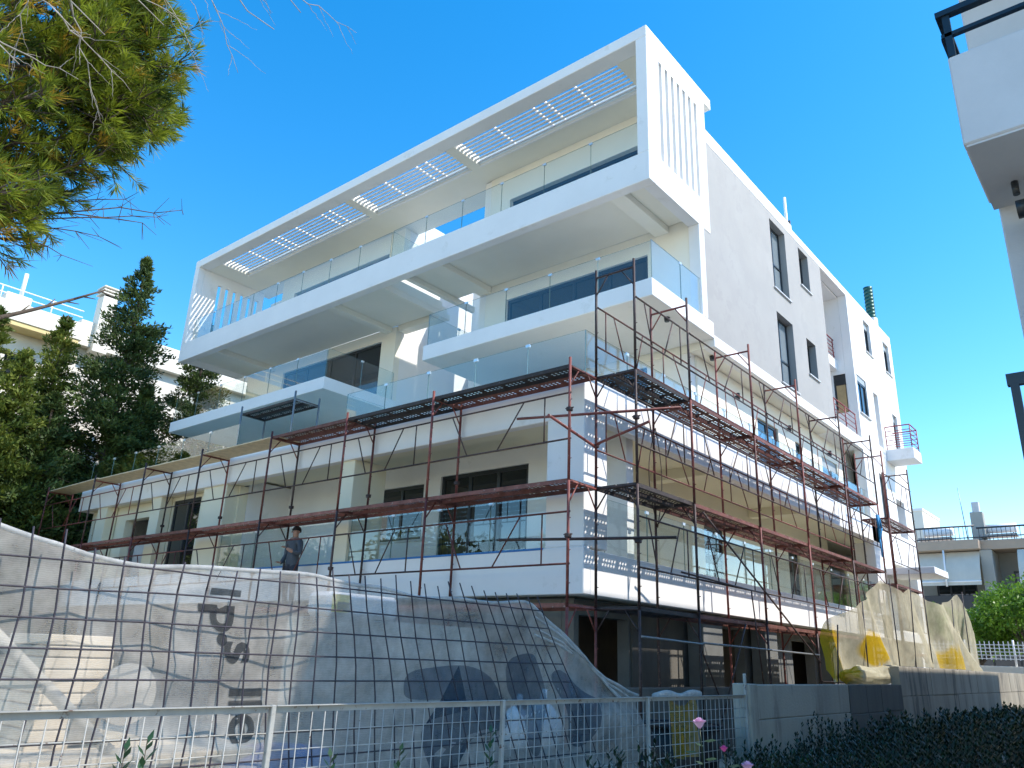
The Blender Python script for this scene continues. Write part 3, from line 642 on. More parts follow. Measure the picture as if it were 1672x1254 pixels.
for z in zk:
    if z > 2.15: continue
    pts = [mesh_pt(.1+7.0*i/40, z) for i in range(41)]
    obj("cross_bar", poly_tube(B(), pts, .0062, 5), M_REBAR, RM)

NX = -5.27
prof = [(.2, 2.42), (1.2, 2.33), (1.62, 2.24), (1.84, 2.17), (2.1, 2.11), (2.58, 2.09), (2.93, 2.11), (3.36, 2.15), (4.17, 2.14), (5.01, 2.09), (5.8, 2.1), (6.58, 2.14), (6.85, 2.04), (7.35, 1.80), (8.21, 1.40), (8.97, 1.22)]
def lerp_prof(P, y):
    for (a, za), (b, zb) in zip(P[:-1], P[1:]):
        if a <= y <= b: return za+(zb-za)*(y-a)/(b-a)
    return P[0][1] if y < P[0][0] else P[-1][1]
def net_x(y, z):
    fold = (1-abs(noise.noise((y*1.3+z*.5, z*.45-y*.2, 7))))**5*.03 + (1-abs(noise.noise((y*.6-z*1.9, z*.8+y*.5, 17))))**7*.028
    return NX + fold - .03 + .05*noise.noise((y*1.1, z*1.6, 0)) + .02*noise.noise((y*3.3, z*3.1, 4)) - .03*math.sin((y*.9+z)*3.0) + (.10*max(0, y-6.6)*math.sin((z-1.2)*9+y*2)*.35)
vs = []; fs = []; NU, NV = 240, 70
for i in range(NU+1):
    y = .2+(8.97-.2)*i/NU; zt = lerp_prof(prof, y)+.012*noise.noise((y*5, 0, 0)); zb = .15
    for j in range(NV+1):
        t = j/NV; z = zb+(zt-zb)*t
        vs.append((net_x(y, z), y, z))
for i in range(NU):
    for j in range(NV): a = i*(NV+1)+j; fs.append((a, a+NV+1, a+NV+2, a+1))
NET = thing("debris_net", "translucent white debris net with grey lettering and blue print, draped behind the rebar mesh", "net", (NX, 4.5, 0))
obj("net_cloth", (vs, [], fs), M_NET, NET, True)
# rolled hem along the top edge
obj("hem", poly_tube(B(), [(net_x(y, lerp_prof(prof, y))-.004, y, lerp_prof(prof, y)+.01*math.sin(y*7)) for y in [.2+8.77*i/90 for i in range(91)]], .017, 6), M_NETH, NET, True)
for off, w in ((.055, .013), (.12, .010), (.16, .014)):
    obj("gathered_fold", poly_tube(B(), [(net_x(y, lerp_prof(prof, y)-off)+.012, y, max(1.19, lerp_prof(prof, y)-off*(1+.8*math.sin(y*2.2)))) for y in [6.7+2.2*i/40 for i in range(41)]], w, 6), M_NETH, NET, True)
def print_patch(name, pts, m, off=.006):
    bm = B(); f = bm.faces.new([bm.verts.new((0, y, z)) for y, z in pts]); bmesh.ops.triangulate(bm, faces=[f])
    for _ in range(3): bmesh.ops.subdivide_edges(bm, edges=[e for e in bm.edges if e.calc_length() > .12], cuts=1, use_grid_fill=False); bmesh.ops.triangulate(bm, faces=bm.faces)
    for v in bm.verts: v.co.x = net_x(v.co.y, v.co.z)+off
    return obj(name, bm, m, NET)
def smooth_loop(pts, it=2):
    for _ in range(it):
        q = []
        for a, b in zip(pts, pts[1:]+pts[:1]): q += [(a[0]*.75+b[0]*.25, a[1]*.75+b[1]*.25), (a[0]*.25+b[0]*.75, a[1]*.25+b[1]*.75)]
        pts = q
    return pts
blueA = [(4.97, 1.23), (4.94, 1.34), (4.96, 1.42), (5.04, 1.46), (5.19, 1.48), (5.64, 1.52), (5.88, 1.5), (6.06, 1.43), (6.18, 1.33), (6.28, 1.21), (6.38, 1.13), (6.41, .95), (6.26, .93), (5.84, .88), (5.7, .83), (5.69, .60), (5.34, .60), (5.22, .89), (5.21, .97), (5.28, 1.05), (5.41, 1.08), (5.72, 1.12), (5.85, 1.14), (5.74, 1.23), (5.53, 1.22), (5.26, 1.22)]
blueB = [(6.3, 1.4), (6.29, 1.49), (6.35, 1.59), (6.48, 1.63), (6.63, 1.65), (6.74, 1.63), (6.81, 1.53), (6.85, 1.42), (6.95, 1.2), (7.0, .7), (6.8, .65), (6.70, 1.0), (6.56, 1.11), (6.42, 1.22), (6.34, 1.31)]
blueC = [(7.0, 1.4), (7.04, 1.48), (7.19, 1.5), (7.34, 1.46), (7.42, 1.43), (7.5, 1.33), (7.82, 1.23), (7.95, 1.19), (7.85, .76), (7.4, .70), (7.30, 1.05), (7.22, 1.15), (7.08, 1.28)]
for b in (blueA, blueB, blueC): print_patch("blue_print", smooth_loop(b), M_BLUEP)
# lettering running down the net
def letter(ch, y, z, size, m):
    cu = bpy.data.curves.new("glyph", 'FONT'); cu.body = ch; cu.size = size; cu.offset = size*.025; cu.align_x = 'CENTER'; cu.resolution_u = 4; cu.extrude = 0
    tmp = bpy.data.objects.new("tmp_glyph", cu); COL.objects.link(tmp)
    dg = bpy.context.evaluated_depsgraph_get(); me = bpy.data.meshes.new_from_object(tmp.evaluated_get(dg))
    bpy.data.objects.remove(tmp); bpy.data.curves.remove(cu)
    for v in me.vertices:
        gx, gy = v.co.x, v.co.y          # advance runs down, glyph top points right
        yy = y + gy*.98 + gx*.12; zz = z - gx
        v.co = (net_x(yy, zz)+.006, yy, zz)
    me.materials.clear(); o = obj("letter", me, m, NET); return o
for ch, y, z, s in (("l", 3.05, 1.965, .34), ("p", 3.08, 1.79, .40), (".", 3.16, 1.645, .52), ("s", 3.22, 1.56, .42), ("l", 3.31, 1.295, .37), ("l", 3.32, 1.215, .37), ("e", 3.34, 1.06, .42)):
    letter(ch, y, z, s, M_PRINT)

# stored material seen through the net
M_CRATE = mat("pale_pallet_wood", (.56, .47, .34), .8, .2, 4, .1, 40)
cr = thing("pallet_stack", "stack of pale wrapped boards seen through the net at far left", "pallet", (-6.9, 2.9, 0))
for k in range(9): obj("board", box(B(), -7.3, -6.5, 2.52+.01*(k % 2), 3.02-.012*(k % 3), .9+k*.083, .9+k*.083+.074, .006), M_CRATE, cr)
for k in range(3): obj("pallet_block", box(B(), -7.3, -6.5, 2.5+.2*k, 2.6+.2*k, .03, .895), M_CRATE, cr)
bm = B(); tube(bm, (-6.3, 3.08, 1.23), (-6.36, 3.08, 1.23), .22, 32)
tag(obj("round_drum_lid", bm, mat("grey_drum", (.30, .29, .26), .7, .15, 4)), "round grey lid leaning behind the net", "lid")
tag(obj("leaning_plank", poly_tube(B(), [(-6.1, 1.9, 1.72), (-6.0, 3.5, .35)], .045, 4), M_CONC2), "grey plank leaning diagonally behind the net on the left", "plank")
bp = thing("board_pile", "low pile of pale boards behind the net beside the fence", "boards", (-6.3, 3.0, 0))
for k in range(7): obj("board", box(B(), -7.0+.03*(k % 3), -5.9-.02*(k % 2), 1.2+.05*(k % 2), 4.0-.06*(k % 3), .06+k*.115, .06+k*.115+.10, .008), M_CRATE, bp)
sp = thing("printed_sack_pile", "grey and yellow printed bag of render lying behind the net", "bag", (-7.9, 6.3, 1.5))
obj("sack", box(B(), -7.6, -7.2, 5.55, 6.6, 1.95, 2.22, .05), M_SILL, sp); M_YEL = mat("yellow_print", (.62, .48, .08), .6, .08, 5)
obj("yellow_label", box(B(), -7.199, -7.19, 5.60, 5.83, 2.0, 2.19), M_YEL, sp)
cu = bpy.data.curves.new("glyph", 'FONT'); cu.body = "sto"; cu.size = .17; cu.offset = .004; tmp = bpy.data.objects.new("tmp_glyph", cu); COL.objects.link(tmp)
me = bpy.data.meshes.new_from_object(tmp.evaluated_get(bpy.context.evaluated_depsgraph_get())); bpy.data.objects.remove(tmp)
for v in me.vertices: v.co = (-7.18, 5.66+v.co.x, 2.03+v.co.y)
me.materials.clear(); obj("lettering", me, M_FRAME, sp)
obj("pallet", box(B(), -7.7, -7.15, 5.4, 6.7, .03, 1.94, .01), M_CONC, sp)
tag(obj("concrete_partition", box(B(), -7.15, -6.95, 5.2, 7.9, .03, 1.93, .01), M_CONC), "grey concrete block partition behind the net in front of the corner", "wall")
tb = thing("blue_tarp_roll", "rolled blue sheeting on the ground behind the net", "tarpaulin", (-6, 4.1, 0))
obj("roll", poly_tube(B(), [(-6.1, 3.8, .5), (-6.0, 4.2, .55), (-6.05, 4.7, .5)], .32, 14), mat("blue_sheeting", (.06, .16, .36), .5, .15, 4, .3, 8), tb, True)
for k, (y, s) in enumerate(((7.3, .18), (7.75, .22))):
    b_ = thing("water_bag", ("small" if k == 0 else "large")+" pale plastic sack behind the net near its right end", "sack", (-5.9, y, .7))
    bm = B(); bmesh.ops.create_icosphere(bm, subdivisions=3, radius=s)
    for v in bm.verts: v.co = Vector((v.co.x, v.co.y, v.co.z*1.35))*(1+.18*noise.noise(v.co*6)) + Vector((-5.9, y, .85))
    obj("sack_body", bm, M_LOUV, b_, True); obj("sack_neck", tube(B(), (-5.9, y, .85+s*1.2), (-5.9, y+.03, .98+s*1.3), .05, 8, .03), M_LOUV, b_)
    obj("sack_stand", box(B(), -6.1, -5.7, y-.18, y+.18, .03, .66, .01), M_CONCD, b_)

# yellow cloth hung on the last fence panel and a black tub behind it
vs = []; fs = []
for i in range(25):
    for j in range(19):
        u, t = i/24, j/18; y = 8.62+.62*u; z = 1.24-.66*t-.10*math.sin(u*PI)*(1-t)
        vs.append((-4.76+.05*math.sin(u*14+t*2)*(.3+t)+.03*noise.noise((y*4, z*4, 2)), y+.10*t*math.sin(u*9), z))
for i in range(24):
    for j in range(18): a = i*19+j; fs.append((a, a+19, a+20, a+1))
YC = thing("yellow_cloth", "torn cream and yellow cloth hanging behind the last fence panel", "cloth", (-4.76, 8.8, .5))
obj("cloth", (vs, [], fs), netmat("ochre_cloth", (.42, .35, .20), .45, .75, 3, yellow=(.40, .27, .04), ygate=(.48, .56)), YC, True)
obj("rolled_edge", poly_tube(B(), [(-4.75+.02*math.sin(y*6), y, 1.26+.02*math.sin(y*9)) for y in [8.3+1.1*i/16 for i in range(17)]], .035, 7), M_NETH, YC, True)
TB = thing("black_tub", "black plastic builder's tub standing behind the end of the fence", "tub", (-5.3, 9.9, 0))
obj("tub_body", tube(B(), (-5.3, 9.9, .03), (-5.3, 9.9, .86), .42, 20, .52, caps=True), M_TUB, TB); obj("rim", poly_tube(B(), [(-5.3+.53*math.cos(t), 9.9+.53*math.sin(t), .86) for t in [2*PI*i/24 for i in range(25)]], .025, 6), M_TUB, TB)
# yellowish net over rods on the taller wall
XR = -5.2
prof2 = [(14.75, 1.6), (14.96, 2.05), (15.6, 2.40), (16.4, 2.62), (17.3, 2.92), (18.4, 3.15), (19.48, 3.58), (20.6, 3.38), (21.4, 3.55), (22.64, 3.56), (23.47, 3.42), (24.4, 3.36), (25.23, 3.46), (26.3, 3.6), (27.09, 3.88), (27.6, 3.5), (28.4, 2.8)]
def net2_x(y, z):
    return XR+.13*math.sin(y*1.7+z*1.2)+.08*noise.noise((y*.9, z*1.3, 9))+.03*math.sin(y*5+z*2)
vs = []; fs = []; NU, NV = 150, 34
for i in range(NU+1):
    y = 14.75+(28.4-14.75)*i/NU; zt = lerp_prof(prof2, y); zb = 1.40 if y < 18 else 1.74
    if y > 26.9: zb = 1.0+.25*math.sin(y*5)
    for j in range(NV+1):
        t = j/NV; sag = .10*math.sin(t*PI)*math.sin(y*1.3)
        z = zb+(zt-zb)*t; vs.append((net2_x(y, z)+(.55*(1-t)**2 if y > 26.6 else .12*(1-t)), y+sag-(.9*(1-t) if y > 27.5 else 0), z))
for i in range(NU):
    for j in range(NV): a = i*(NV+1)+j; fs.append((a, a+NV+1, a+NV+2, a+1))
N2 = thing("yellow_net", "cream and yellow debris net sagging over upright rods on the concrete wall", "net", (XR, 21, 1.4))
nc = obj("net_cloth", (vs, [], fs), M_NETY, N2, True)
def dye(o):
    at = o.data.attributes.new("dye", 'FLOAT', 'POINT')
    for i, v in enumerate(o.data.vertices):
        y, z = v.co.y, v.co.z
        d = max(1-math.hypot((y-15.5)/1.1, (z-1.9)/.75), 1-math.hypot((y-17.9)/1.3, (z-2.05)/.42), 1-math.hypot((y-24.9)/1.5, (z-1.8)/.65))
        at.data[i].value = min(1, max(0, d*1.3+.45*noise.noise((y*1.5, z*2.2, 3))+.25))
dye(nc)
for y0, z0, y1, z1 in ((15.64, 2.40, 15.36, 1.35), (17.3, 2.95, 17.21, 1.35), (19.49, 3.6, 19.53, 1.7), (21.33, 3.99, 20.88, 1.7), (22.49, 3.6, 22.48, 1.7), (25.67, 3.6, 25.11, 1.7), (27.2, 3.95, 27.0, 1.6)):
    obj("rod", tube(B(), (XR+.16, y0, z0), (XR+.16, y1, z1), .014, 6), M_REBAR, N2)
bundle = obj("net_bundle", B(), M_NETY, N2)
bm = B(); bmesh.ops.create_icosphere(bm, subdivisions=4, radius=1)
for v in bm.verts: v.co = Vector((XR+.22+v.co.x*.14, 17.6+v.co.y*2.3, 1.5+v.co.z*.16))+Vector((0, 0, .10*noise.noise(v.co*3)+max(0, v.co.y)*.15))
bm.to_mesh(bundle.data); bm.free(); bundle.data.shade_smooth(); dye(bundle)

# ------------------------------------------------------------------ worker standing on the lower front deck
def skin_mesh(name, verts, edges, radii, root, m, parent, sub=2):
    me = bpy.data.meshes.new(name); me.from_pydata(verts, edges, []); o = bpy.data.objects.new(name, me); COL.objects.link(o)
    md = o.modifiers.new("skin", 'SKIN'); md.use_smooth_shade = True
    for i, r in enumerate(radii): me.skin_vertices[0].data[i].radius = (r, r) if not isinstance(r, tuple) else r
    me.skin_vertices[0].data[root].use_root = True
    s = o.modifiers.new("sub", 'SUBSURF'); s.levels = sub; s.render_levels = sub
    dg = bpy.context.evaluated_depsgraph_get(); m2 = bpy.data.meshes.new_from_object(o.evaluated_get(dg)); bpy.data.objects.remove(o)
    m2.materials.clear(); m2.materials.append(m); m2.shade_smooth(); m2.name = name
    r = bpy.data.objects.new(name, m2); COL.objects.link(r); r.parent = parent
    if parent: r.matrix_parent_inverse = Matrix.Translation(-parent.location)
    return r
PX, PY, PZ = -14.95, 10.42, 2.42
W = thing("person", "worker in dark grey jacket standing on the front scaffold behind the net", "person", (PX, PY, PZ))
def pp(x, y, z): return (PX+x*1.12, PY+y*1.05, PZ+z*1.02)
M_JACK = mat("charcoal_jacket", (.075, .085, .10), .85, .15, 8, .2, 40); M_TROU = mat("dark_trousers", (.03, .035, .05), .9, .15, 8); M_SKIN = mat("skin", (.40, .22, .15), .55, .06, 10); M_HAIR = mat("dark_hair", (.02, .015, .012), .7, .2, 20)
V_ = [pp(0, 0, .93), pp(0, 0, 1.12), pp(.01, 0, 1.32), pp(.015, 0, 1.42), pp(.02, -.005, 1.49), pp(.03, -.01, 1.58), pp(.03, -.01, 1.66),
      pp(-.19, .0, 1.38), pp(-.24, .01, 1.12), pp(-.16, -.14, .95), pp(-.10, -.2, .93),
      pp(.20, .0, 1.38), pp(.27, -.04, 1.12), pp(.20, -.22, 1.17), pp(.13, -.27, 1.22),
      pp(-.10, 0, .86), pp(-.11, -.01, .48), pp(-.11, .02, .09), pp(-.12, -.13, .04), pp(.10, 0, .86), pp(.12, -.01, .48), pp(.12, .02, .09), pp(.13, -.13, .04)]
E_ = [(0, 1), (1, 2), (2, 3), (3, 4), (4, 5), (5, 6), (3, 7), (7, 8), (8, 9), (9, 10), (3, 11), (11, 12), (12, 13), (13, 14), (0, 15), (15, 16), (16, 17), (17, 18), (0, 19), (19, 20), (20, 21), (21, 22)]
R_ = [(.16, .12), (.165, .12), (.17, .12), (.11, .09), .058, (.078, .095), (.07, .085), .075, .055, .045, .035, .075, .055, .045, .035, .095, .07, .05, .04, .095, .07, .05, .04]
body = skin_mesh("body", V_, E_, R_, 0, M_JACK, W)
body.data.materials.append(M_TROU); body.data.materials.append(M_SKIN)
for p in body.data.polygons:
    c = p.center; z = c.z-PZ
    if z < .90 and abs(c.x-PX) < .24 and c.y-PY > -.12 or z < .5: p.material_index = 1
    if z > 1.475: p.material_index = 2
    if (c.y-PY) < -.21 and z > .8: p.material_index = 2
bm = B(); bmesh.ops.create_icosphere(bm, subdivisions=3, radius=.105)
bmesh.ops.delete(bm, geom=[v for v in bm.verts if v.co.z < -.01 and v.co.y < .02 or v.co.z < -.05], context='VERTS')
for v in bm.verts: v.co = Vector((v.co.x*.88, v.co.y*1.05, v.co.z*1.02))+Vector(pp(.03, .0, 1.635))
obj("hair", bm, M_HAIR, W, True)
for hx, hy, hz, s in ((.13, -.29, 1.23, 1), (-.10, -.22, .93, -1)):
    vs_ = [pp(hx, hy, hz), pp(hx-.01*s, hy-.05, hz+.01)]; es = [(0, 1)]; rr = [.03, .028]
    for k in range(5):
        i = len(vs_); o_ = (k-2)*.016
        vs_ += [pp(hx+o_, hy-.075, hz+.02-abs(k-2)*.006), pp(hx+o_, hy-.105, hz+.0)]; es += [(1, i), (i, i+1)]; rr += [.0095, .008]
    skin_mesh("hand", vs_, es, rr, 0, M_SKIN, W, 1)
obj("nose", tube(B(), pp(.03, -.10, 1.60), pp(.03, -.125, 1.585), .016, 6, .012), M_SKIN, W)
for s in (-1, 1): obj("ear", tube(B(), pp(.03+s*.078, .0, 1.60), pp(.03+s*.095, .008, 1.605), .026, 8, .02), M_SKIN, W)

# ------------------------------------------------------------------ vegetation
def cloud_mesh(name, quads, m, parent):
    """quads: list of (center, normal, up, width, length)"""
    vs = []; fs = []
    for c, d, w in quads:       # c base, d vector along leaf, w half-width vector
        i = len(vs); mid = c+d*.5
        vs += [tuple(c), tuple(mid+w), tuple(c+d), tuple(mid-w)]; fs.append((i, i+1, i+2, i+3))
    return obj(name, (vs, [], fs), m, parent)
def rv(rng): 
    while True:
        v = Vector((rng.uniform(-1, 1), rng.uniform(-1, 1), rng.uniform(-1, 1)))
        if .05 < v.length < 1: return v
M_BARK = mat("grey_brown_bark", (.10, .075, .055), .95, .3, 6, .6, 20)
M_TWIG = mat("pale_dead_twig", (.36, .32, .27), .9, .2, 12)
M_CON1 = leafmat("dark_conifer_green", (.022, .045, .013), (.10, .145, .03), .6, .15, scale=.9)
M_CON2 = leafmat("yellow_conifer_green", (.05, .085, .013), (.20, .235, .035), .6, .25, scale=.8)
M_PINE = leafmat("olive_pine_needles", (.035, .065, .010), (.36, .42, .035), .5, .42, scale=2.6)
M_PINEY = leafmat("yellowing_pine_needles", (.34, .22, .02), (.55, .38, .05), .5, .45, scale=1.5)
M_ORG = leafmat("citrus_leaf_green", (.05, .13, .012), (.22, .38, .035), .4, .35, scale=1.2)
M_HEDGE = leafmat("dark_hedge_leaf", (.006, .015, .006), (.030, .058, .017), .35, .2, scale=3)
M_SPRIG = leafmat("privet_leaf", (.02, .05, .02), (.05, .11, .05), .35, .3, scale=5)

def conifer(label, x, y, h, r, seed, m, loose=1.0, n=1.0, cat="tree"):
    rng = random.Random(seed); T = thing("conifer_tree", label, cat, (x, y, 0), "conifers left of the building")
    bm = poly_tube(B(), [(x, y, 0), (x+.05, y, h*.4), (x, y+.05, h*.75), (x, y, h)], .22, 8, .02); obj("trunk", bm, M_BARK, T, True)
    quads = []; limbs = B(); nl = int(230*n*h/14)
    for k in range(nl):
        t = (k+.5)/nl; z = h*(.06+.93*t); ang = rng.uniform(0, 2*PI); L = r*(1-t)**1.0*rng.uniform(.62, 1.12)+.06
        d = Vector((math.cos(ang), math.sin(ang), rng.uniform(-.15, .35)+.35*t))
        b0 = Vector((x, y, z)); b1 = b0+d*L
        if L > .6: tube(limbs, b0, b1, .03, 4, .008, caps=False)
        nt_ = max(4, int(L*9*n))
        for j in range(nt_):
            u = (j+1)/nt_; c = b0.lerp(b1, .12+.9*u)+Vector((0, 0, -.18*L*u*u))
            for q in range(14):
                o = rv(rng)*(.20+.25*(1-abs(u-.55)))*loose*min(1.1, .22+L/1.6); o.z *= .55
                dd = (d*.6+rv(rng)*.9+Vector((0, 0, .25))).normalized()*rng.uniform(.12, .25)
                w = dd.cross(rv(rng)).normalized()*rng.uniform(.024, .046)
                quads.append((c+o, dd, w))
    obj("limbs", limbs, M_BARK, T); cloud_mesh("crown", quads, m, T)
conifer("tall pointed dark conifer rising beside the white box frame", -31.4, 12.7, 17.2, 4.7, 1, M_CON1)
conifer("shorter yellow-green conifer left of the tall pointed one", -33.4, 10.9, 14.3, 4.3, 2, M_CON2)
conifer("leftmost yellow-green conifer at the photo's left edge", -32.5, 8.3, 13.4, 4.3, 3, M_CON2)
conifer("dark conifer half hidden behind the left end of the box frame", -32.0, 16.2, 15.6, 4.2, 4, M_CON1)
conifer("low dark conifer in front of the tall one by the scaffold end", -30.6, 10.2, 10.2, 3.6, 5, M_CON1, 1.2, 1.2)
conifer("low bright conifer at the left edge above the net", -29.5, 7.2, 8.8, 3.0, 6, M_CON2, 1.2, 1.2)
conifer("dark conifer behind the left end of level three balcony", -31.6, 19.0, 13.0, 3.8, 8, M_CON1, 1.1)
conifer("dark conifer close to the left end of the scaffold", -30.4, 13.4, 11.4, 3.0, 10, M_CON1, 1.1, 1.2)
conifer("mid-height green conifer between the leftmost one and the tall one", -30.8, 9.0, 11.6, 3.0, 11, M_CON2, 1.1, 1.2)
conifer("dark conifer glimpsed through the terrace glass at the left end", -31.2, 21.5, 11.5, 3.2, 12, M_CON1, 1.1, 1.1)
conifer("farthest dark conifer under the left balconies", -31.4, 26.0, 12.0, 3.4, 13, M_CON1, 1.1, 1.0)
conifer("broad low dark conifer filling the gap under the white house", -33.6, 12.8, 8.6, 4.4, 9, M_CON1, 1.2, 1.2)

# pine close to the camera, crown reaching into the frame from the left
PT = thing("pine_tree", "large pine with olive and yellowing needles hanging into the top left corner", "tree", (-9.6, -.2, 0))
obj("trunk", poly_tube(B(), [(-9.6, -.2, 0), (-9.7, -.1, 4), (-9.5, 0, 8), (-9.4, .1, 12.5)], .26, 12, .1), M_BARK, PT, True)
rng = random.Random(21); limbs = B(); ndl = [[], []]; bare = B()
PENV = [(4.8, 1.9), (5.4, 2.3), (5.9, 2.5), (6.3, 2.65), (6.7, 3.1), (7.1, 3.35), (7.5, 3.5), (8.0, 3.65), (8.35, 3.5), (8.5, 3.15), (8.8, 3.05), (9.3, 2.95), (12, 2.6)]
def tuft(c, d, L, k, n=30, free=False):
    if not free and c.y*8.6/abs(c.x) > lerp_prof(PENV, c.z)-.06: return
    for _ in range(n):
        dd = (d*1.0+rv(rng)*.95).normalized()*L*rng.uniform(.7, 1.15); w = dd.cross(rv(rng)).normalized()*.0060
        ndl[k].append((c+d*rng.uniform(-.06, .04), dd, w))
def spray(b0, b1, depth, yel):
    if depth and b1.y*8.6/abs(b1.x) > lerp_prof(PENV, b1.z)+.02: return
    d = (b1-b0); L = d.length; dn = d.normalized()
    tube(limbs if depth else limbs, b0, b1, .028 if depth == 0 else .010, 5, .010 if depth == 0 else .004, caps=False)
    if depth < 2:
        n = int(L*(3.4 if depth == 0 else 7))+2
        for i in range(n):
            u = rng.uniform(.25 if depth == 0 else .15, 1); s = (dn*.8+rv(rng)*.9); s.z += .15
            l2 = (.85 if depth == 0 else .30)*rng.uniform(.6, 1.2); p = b0.lerp(b1, u)
            spray(p, p+s.normalized()*l2, depth+1, yel)
    else:
        k = 1 if rng.random() < yel else 0
        tuft(b0.lerp(b1, .45), dn, .15, k, 7)
    if depth: 
        k = 1 if rng.random() < yel else 0
        tuft(b1, dn, .18, k, 26)
# limb ends chosen over the crown's right-hand outline (y to the right, z up)
ends = [(-8.6, 2.75, 9.0), (-8.8, 2.6, 8.5), (-8.4, 3.1, 8.2), (-8.6, 3.35, 7.9), (-8.9, 3.0, 7.5), (-8.3, 3.0, 7.25), (-8.7, 2.85, 6.9), (-8.5, 2.3, 6.6), (-8.9, 2.1, 6.2), (-8.5, 1.9, 5.8), (-8.8, 2.2, 7.9),
        (-8.3, 2.1, 8.8), (-8.6, 2.0, 7.3), (-8.2, 1.7, 6.6), (-8.9, 1.6, 5.7), (-8.4, 1.5, 7.8), (-9.2, 2.4, 9.6), (-8.7, 2.5, 10.2), (-8.6, 1.6, 8.6), (-8.3, 1.2, 6.9), (-8.8, 1.2, 5.9), (-8.2, 2.55, 7.6), (-9.0, 2.7, 8.2), (-8.5, 1.3, 8.2), (-8.7, 2.0, 5.55), (-8.2, 2.9, 8.6), (-8.9, 3.3, 8.3), (-8.4, 3.45, 7.6), (-8.6, 2.6, 7.0), (-8.2, 2.4, 6.9), (-8.8, 1.9, 6.9), (-8.3, 1.8, 7.2), (-8.5, 2.7, 8.8), (-8.9, 2.2, 9.2), (-8.3, 2.6, 9.4), (-8.7, 1.5, 6.3), (-8.4, 2.5, 6.5), (-8.6, 3.0, 9.2), (-8.5, 2.3, 5.9), (-8.4, 2.0, 5.4), (-8.6, 1.7, 5.2), (-8.3, 2.45, 6.1), (-8.2, 1.5, 5.6), (-8.5, 1.2, 5.3), (-8.3, 2.1, 5.7), (-8.4, 2.6, 6.35), (-8.6, 1.5, 5.0), (-8.1, 3.1, 7.9), (-8.2, 3.2, 7.5), (-8.0, 2.9, 8.1), (-8.1, 2.8, 7.3), (-8.2, 2.6, 8.0), (-8.0, 2.3, 7.5), (-8.1, 1.9, 8.1), (-8.2, 2.2, 8.5), (-8.1, 1.6, 7.4), (-8.2, 2.7, 8.7), (-8.1, 3.0, 8.3), (-8.0, 2.6, 7.1)]
for e in ends:
    e = Vector(e); z0 = e.z+rng.uniform(-.2, .5); b0 = Vector((-9.55, .0, z0)); m1 = b0.lerp(e, .5)+Vector((0, 0, -.12))
    e.y -= .12; e.y = min(e.y, (lerp_prof(PENV, e.z)-.05)*abs(e.x)/8.6)
    tube(limbs, b0, m1, .045, 6, .028, caps=False); spray(m1, e, 0, .04 if e.z > 6.4 and e.y > 1.6 else .18)
cloud_mesh("crown", ndl[0], M_PINE, PT); cloud_mesh("yellow_needles", ndl[1], M_PINEY, PT)
# sparse lower twig with a last green tuft
def wander(p, q, n, amp, rr):
    p, q = Vector(p), Vector(q); return [p.lerp(q, i/n)+(rv(rr)*amp if 0 < i < n else Vector()) for i in range(n+1)]
for q in ((-8.5, 3.72, 6.58), (-8.5, 3.3, 6.2), (-8.55, 2.9, 5.85), (-8.6, 3.1, 6.45), (-8.6, 2.6, 5.5), (-8.5, 3.45, 6.35)):
    pts = wander((-8.9, 1.5, 5.6), q, 7, .05, rng); poly_tube(limbs, pts, .014, 5, .004)
    for p in pts[3:]:
        for _ in range(3):
            e = p+rv(rng)*.25+Vector((0, .1, .05)); tube(limbs, p, e, .004, 4, .002, caps=False)
            if rng.random() < .35: tuft(e, (e-p).normalized(), .08, 1, 7, True)
    tuft(Vector(q), Vector((0, .8, .4)), .13, 0, 40 if q[1] > 3.6 else 8, True)
obj("limbs", limbs, M_BARK, PT)
# bare pale branches crossing the pine and the sky
BT_ = thing("bare_tree", "bare pale twigs of a leafless tree crossing the top left corner", "tree", (-6.3, -1.2, 0))
obj("trunk", poly_tube(B(), [(-6.3, -1.2, 0), (-6.4, -1.0, 4), (-6.2, -.6, 8.5)], .10, 8, .05), M_BARK, BT_, True)
bm = B(); rb = random.Random(5)
def bare_branch(p, q, r, lev):
    pts = wander(p, q, 8, .035*(q-p).length, rb); poly_tube(bm, pts, r, 5, r*.35)
    if lev:
        for i in (2, 3, 4, 5, 6, 7):
            if rb.random() < .85:
                d = (q-p).normalized(); e = pts[i]+(d*.7+rv(rb)*.8).normalized()*(q-p).length*rb.uniform(.18, .4); bare_branch(pts[i], e, r*.5, lev-1)
for p, q in (((-6.3, -.6, 7.5), (-6.0, 2.15, 6.75)), ((-6.3, -.6, 8.2), (-6.0, 2.1, 7.25)), ((-6.3, -.4, 8.6), (-6.0, 2.7, 7.6)), ((-6.2, -.8, 7.0), (-5.9, 1.55, 6.1)), ((-6.3, -.6, 7.8), (-6.1, 1.75, 6.4)), ((-6.2, .9, 8.6), (-6.0, 3.43, 7.9)), ((-6.2, .5, 8.4), (-6.0, 3.17, 7.48)), ((-6.1, -.3, 7.1), (-5.9, 1.2, 5.6))):
    bare_branch(Vector(p), Vector(q), .012, 2)
obj("branches", bm, M_TWIG, BT_)
DB = thing("dead_branch", "single dark dead branch reaching in from the left edge above the white house", "branch", (-8.2, 1.0, 3.8))
bm = poly_tube(B(), [(-8.2, 1.0, 3.7), (-8.0, 2.05, 4.41), (-8.0, 2.32, 4.60), (-8.0, 2.62, 4.82), (-8.0, 2.89, 5.03)], .028, 6, .010)
